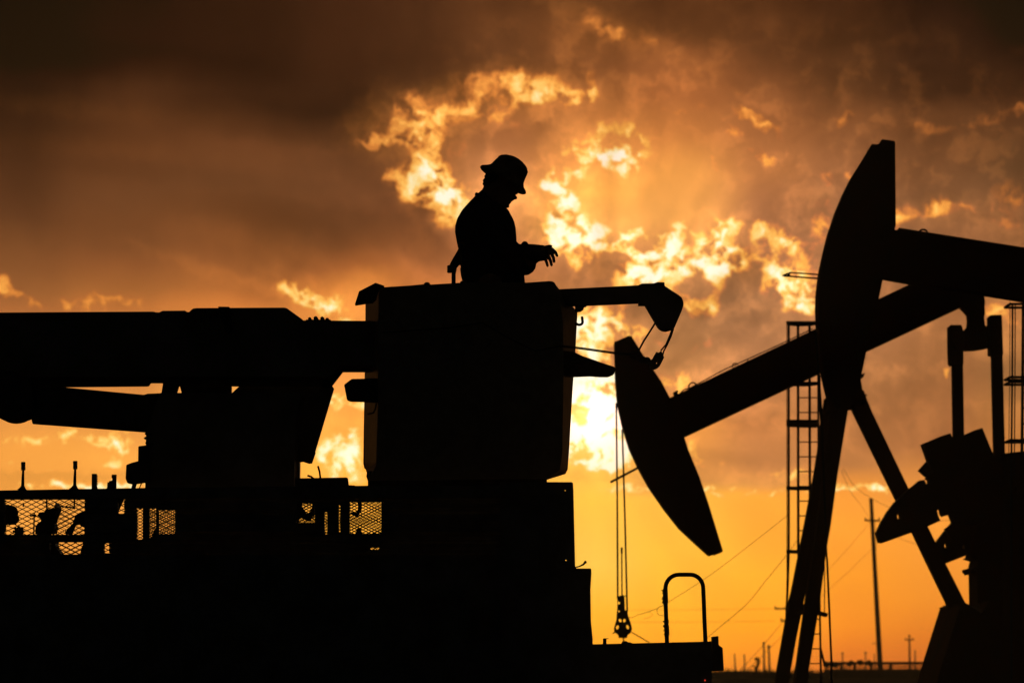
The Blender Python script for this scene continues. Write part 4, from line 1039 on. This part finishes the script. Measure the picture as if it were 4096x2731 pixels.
m = MB(); m.prism([(4560,1310),(4640,1320),(4500,gz),(4420,gz)], DBp+.9, DBp+1.1); m.build('post_leg', M_['pump'], Bj)
m = MB(); m.prism([(4600,1310),(4690,1320),(5100,gz),(5000,gz)], DBp+.1, DBp+.3); m.build('post_leg', M_['pump'], Bj)
m = MB(); m.prism([(4500,1290),(4700,1320),(4700,1380),(4500,1370)], DBp-.6, DBp+1.1); m.build('saddle_bearing', M_['pump'], Bj)
LB = DBp + 1.2
m = MB(); m.tube(pt([(4040,1205),(4039,1500),(4034,1900)], LB), .0045, 6); m.build('ladder_rail', M_['galv'], Bj)
m = MB(); m.tube(pt([(4050,1215),(4049,1500),(4045,1900),(4046,gz)], LB), .0125, 8); m.build('ladder_rail', M_['galv'], Bj)
m = MB(); m.tube(pt([(4061,1215),(4060,1500),(4057,1900)], LB), .0075, 8); m.build('ladder_rail', M_['galv'], Bj)
m = MB(); m.tube(pt([(4093,1215),(4091,1500),(4087,1900),(4088,gz)], LB), .020, 8); m.build('ladder_rail', M_['galv'], Bj)
m = MB(); m.tube(pt([(4120,1215),(4117,1900),(4118,gz)], LB), .020, 8); m.build('ladder_rail', M_['galv'], Bj)
for y in (1216, 1508, 1527, 1760):
    m = MB(); a_ = W(4039,y,LB); b_ = W(4122,y,LB); m.box((a_+b_)/2, (b_.x-a_.x, .02, .03)); m.box((a_+b_)/2 + Vector((0,.35,0)), (b_.x-a_.x, .02, .03))
    m.bar(a_, a_ + Vector((0,.36,0)), .02, .03); m.bar(b_, b_ + Vector((0,.36,0)), .02, .03); m.build('cage_hoop', M_['galv'], Bj)
for y in range(1260, 2300, 62):
    m = MB(); m.tube(pt([(4092,y),(4120,y)], LB), .010, 6); m.build('ladder_rung', M_['galv'], Bj)

# ------------------------------------------------------------------ utility poles, wires
def pole(x0, y0, x1, D, r, arms, label, group=None, ext=0):
    a = W(x1, 2690, D); a.z = 0
    top = W(x0, y0, D); k = (a.z - top.z) / (W(x1, 2690, D).z - top.z)
    foot = top + (W(x1, 2690, D) - top) * k; foot.z = 0
    t = thing('utility_pole', label, 'utility pole', tuple(foot), group)
    q = MB(); q.tube([foot, top], [r * 1.25, r * 0.8], 10); q.build('pole_shaft', M_['wood'], t)
    for (xa, ya, xb, yb, w) in arms:
        q = MB(); q.bar(W(xa, ya, D - r), W(xb, yb, D - r), w, w); ca = q.build('crossarm', M_['wood'], t)
        for xx in (xa + 3, xb - 3):
            q = MB(); c = W(xx, (ya + yb) / 2, D - r); q.tube([c, c + Vector((0, 0, w * 1.6))], w * .4, 6)
            q.build('insulator', M_['plastic'], ca)
    return t
pole(3484,1992,3522,190.0,.155,[(3458,2080,3520,2082,.12)], 'tall leaning wooden utility pole with one crossarm between the two pump jacks')
GP = 'utility poles far away on the horizon'
pole(3149,2380,3149,320.0,.16,[(3098,2433,3146,2433,.2),(3122,2481,3146,2481,.2)], 'wooden pole with two crossarms sticking out left from behind the lowered pump jack leg', GP)
pole(3637,2537,3640,420.0,.16,[(3619,2557,3655,2557,.18)], 'far wooden pole with a crossarm above the fence left of the pump base', GP)
pole(3660,2598,3661,700.0,.20,[], 'short faint pole just right of the crossarmed pole above the fence', GP)
pole(3055,2565,3057,460.0,.18,[(3049,2573,3061,2573,.16)], 'left one of the tall close pair of far poles beside the weed tuft', GP)
pole(3075,2577,3078,460.0,.19,[(3068,2588,3082,2588,.18)], 'right one of the tall close pair of far poles beside the weed tuft', GP)
pole(2938,2612,2942,800.0,.24,[], 'leftmost faint far pole on the horizon right of the truck deck', GP)
pole(2977,2613,2980,800.0,.24,[], 'second faint far pole from the truck deck, left of the weed tuft', GP)
pole(3370,2606,3371,700.0,.18,[(3364,2612,3377,2612,.15)], 'faint pole above the left end of the pipe fence', GP)
pole(3462,2604,3463,700.0,.18,[(3456,2610,3469,2610,.15)], 'faint pole above the fence just left of the leaning utility pole', GP)
pole(3498,2613,3499,700.0,.16,[(3490,2572,3520,2570,.18)], 'faint pole with a crossarm close behind the foot of the leaning utility pole', GP)
def wire(pts, D, r, label, cat='wire', nm='power_line', D2=None):
    """a hanging wire through the given points, with a little slack between them"""
    D2 = D2 or D; q = MB(); n_ = len(pts); P3 = []
    xs = [p[0] for p in pts]; ys = [p[1] for p in pts]
    for i in range(n_ - 1):
        for k in range(8):
            t = k / 8; a = i + t
            p0 = pts[max(i-1,0)]; p1 = pts[i]; p2 = pts[i+1]; p3 = pts[min(i+2,n_-1)]
            f = lambda j: 0.5*((2*p1[j]) + (-p0[j]+p2[j])*t + (2*p0[j]-5*p1[j]+4*p2[j]-p3[j])*t*t + (-p0[j]+3*p1[j]-3*p2[j]+p3[j])*t**3)
            P3.append(W(f(0), f(1), D + (D2 - D) * a / (n_ - 1)))
    P3.append(W(pts[-1][0], pts[-1][1], D2))
    q.tube(P3, r * 0.68, 5); o = q.build(nm, M_['cable']); recenter(o); tag(o, label, cat)
wire([(2514,2467),(2532,2468),(2550,2458),(2600,2443),(2664,2412),(2850,2292),(3100,2100),(3160,2050)], DA+.1, .0048, 'thin wire running from the rod clamp up to the caged ladder')
wire([(2595,2446),(2610,2458),(2590,2470),(2575,2472)], DA+.1, .003, 'short loose loop of wire hanging near the rod clamp', 'wire', 'wire_loop')
wire([(2668,2420),(2640,2424),(2628,2440),(2636,2458),(2660,2460)], DA+.1, .005, 'round loop of wire behind the left post of the grab rail', 'wire', 'wire_loop')
wire([(2780,2590),(2850,2531),(2983,2418),(3060,2325),(3148,2217),(3188,2160)], 60, .009, 'sagging wire climbing from behind the grab rail to the caged ladder')
wire([(2958,2683),(3050,2582),(3131,2486),(3214,2390),(3297,2297),(3380,2205),(3482,2086)], 80, .012, 'upper guy wire slanting down left from the crossarm of the leaning pole', 'wire', 'power_line', 190)
wire([(2985,2683),(3080,2590),(3289,2382),(3380,2298),(3496,2186)], 80, .012, 'lower guy wire slanting down left from the shaft of the leaning pole', 'wire', 'power_line', 190)
wire([(3365,1880),(3400,1960),(3440,2015),(3482,2076)], 120, .014, 'steep wire dropping from behind the pump jack post to the leaning pole', 'wire', 'power_line', 190)
wire([(3372,1872),(3420,1945),(3490,1995),(3570,2035),(3640,2075)], 120, .013, 'shallow wire running right behind the post leg to the counterweight')
wire([(3590,2147),(3640,2168),(3690,2181)], 120, .013, 'short stretch of wire under the lower counterweight left of the post leg')
wire([(3745,2083),(3790,2081),(3830,2084)], 120, .012, 'short level wire seen in the gap below the counterweights')
wire([(3497,2085),(3503,2110),(3505,2200)], 190, .015, 'wire hanging straight down beside the leaning utility pole')
for yy, lb in ((2433,'upper of the faint level wires left of the lowered pump jack leg'),(2482,'lower of the faint level wires left of the lowered pump jack leg')):
    wire([(2520,yy+4),(2800,yy+4),(3100,yy)], 320, .022, lb)

# ------------------------------------------------------------------ fence, brush
DFn = 140.0
FX0, FX1 = 3296, 4300
fo = W(3700, 2690, DFn); fo.z = 0
Fn = thing('pipe_fence', 'low dark pipe and mesh fence along the horizon at the right', 'fence', tuple(fo))
m = MB(); m.bar(W(FX0,2650,DFn), W(FX1,2650,DFn), .13, .13); m.build('top_rail', M_['steel'], Fn)
m = MB(); a_ = W(FX0,2675,DFn); b_ = W(FX1,2675,DFn); m.box(((a_.x+b_.x)/2, DFn, a_.z/2), (b_.x-a_.x, .08, a_.z)); m.build('lower_panel', M_['steel'], Fn)
for x in (3365,3418,3484,3522,3563,3720,3860,4000,4140):
    m = MB(); c = W(x,2650,DFn); m.bar((c.x, DFn-.07, 0), (c.x, DFn-.07, c.z), .13, .1); m.build('fence_post', M_['steel'], Fn)
m = MB()
for x in range(FX0, FX1, 6): m.bar(W(x,2676,DFn), W(x+12,2653,DFn), .032, .02)
m.build('mesh_infill', M_['steel'], Fn)
m = MB(); rr = random.Random(11)
for (x, y, s) in ((3310,2648,16),(3322,2656,20),(3340,2652,12),(3480,2646,8),(3440,2645,6),(3400,2647,6)):
    for k in range(14):
        c = W(x + rr.uniform(-s, s), y + rr.uniform(-4, 12), DFn - 3); m.ball(c, rr.uniform(.05,.13), .1, rr.uniform(.03,.08), 6, 4)
o = m.build('low_brush', M_['weed']); o['kind'] = 'stuff'; o['label'] = 'clumps of brush against the pipe fence'
# weeds on the berm
m = MB(); rr = random.Random(21)
for i in range(5200):
    x = rr.uniform(2700, 3700); D = rr.uniform(124, 136); base = W(x, 2690, D); base.z = 1.25
    h = rr.uniform(.12, .46) * (1.0 if rr.random() < .9 else 1.5); lean = rr.uniform(-.12, .12)
    m.add([base + Vector((-.02,0,0)), base + Vector((.02,0,0)), base + Vector((lean, rr.uniform(-.05,.05), h))], [(0,1,2)])
o = m.build('weeds', M_['weed']); o['kind'] = 'stuff'; o['label'] = 'dry weeds along the top of the low berm'
wp = W(3022, 2690, 122); wp.z = 0.8
wt = thing('tall_weed', 'bushy curling weed tuft standing on the horizon left of the pump jack legs', 'weed', tuple(wp))
m = MB(); st_ = [(3022,2690),(3027,2668),(3033,2652),(3034,2640),(3028,2633),(3020,2634)]
m.tube(pt(st_, 122), [.06,.06,.05,.05,.04,.02], 6); m.tube(pt([(3024,2680),(3018,2665),(3012,2660)], 122), .03, 5); m.build('stem', M_['weed'], wt)
m = MB()
for i in range(420):
    k = rr.random() * (len(st_) - 1); j = int(k); f_ = k - j; x = st_[j][0] + (st_[j+1][0]-st_[j][0])*f_ if j+1 < len(st_) else st_[-1][0]; y = st_[j][1] + (st_[j+1][1]-st_[j][1])*f_
    sp = 5 + 4*rr.random(); c = W(x + rr.gauss(0, sp*.6), y + rr.gauss(0, sp*.5), 122 + rr.uniform(-.3,.3))
    d = Vector((rr.uniform(-.05,.05), rr.uniform(-.03,.03), rr.uniform(-.05,.07))); e = Vector((rr.uniform(-.03,.03), 0, rr.uniform(-.03,.03)))
    m.add([c, c + d, c + e], [(0,1,2)])
m.build('foliage', M_['weed'], wt)
# ------------------------------------------------------------------ dusty evening air
m = MB(); m.box((0, 545.0, 24.0), (520.0, 1110.0, 50.0))
hz = bpy.data.materials.new('dusty_air'); hz.use_nodes = True
ht = hz.node_tree; ht.nodes.clear()
pv = ht.nodes.new('ShaderNodeVolumePrincipled'); pv.inputs['Color'].default_value = (0.99, 0.80, 0.50, 1); pv.inputs['Density'].default_value = 0.00022
pv.inputs['Anisotropy'].default_value = 0.75
ho = ht.nodes.new('ShaderNodeOutputMaterial'); ht.links.new(pv.outputs[0], ho.inputs['Volume'])
o = m.build('haze', hz); o['kind'] = 'stuff'
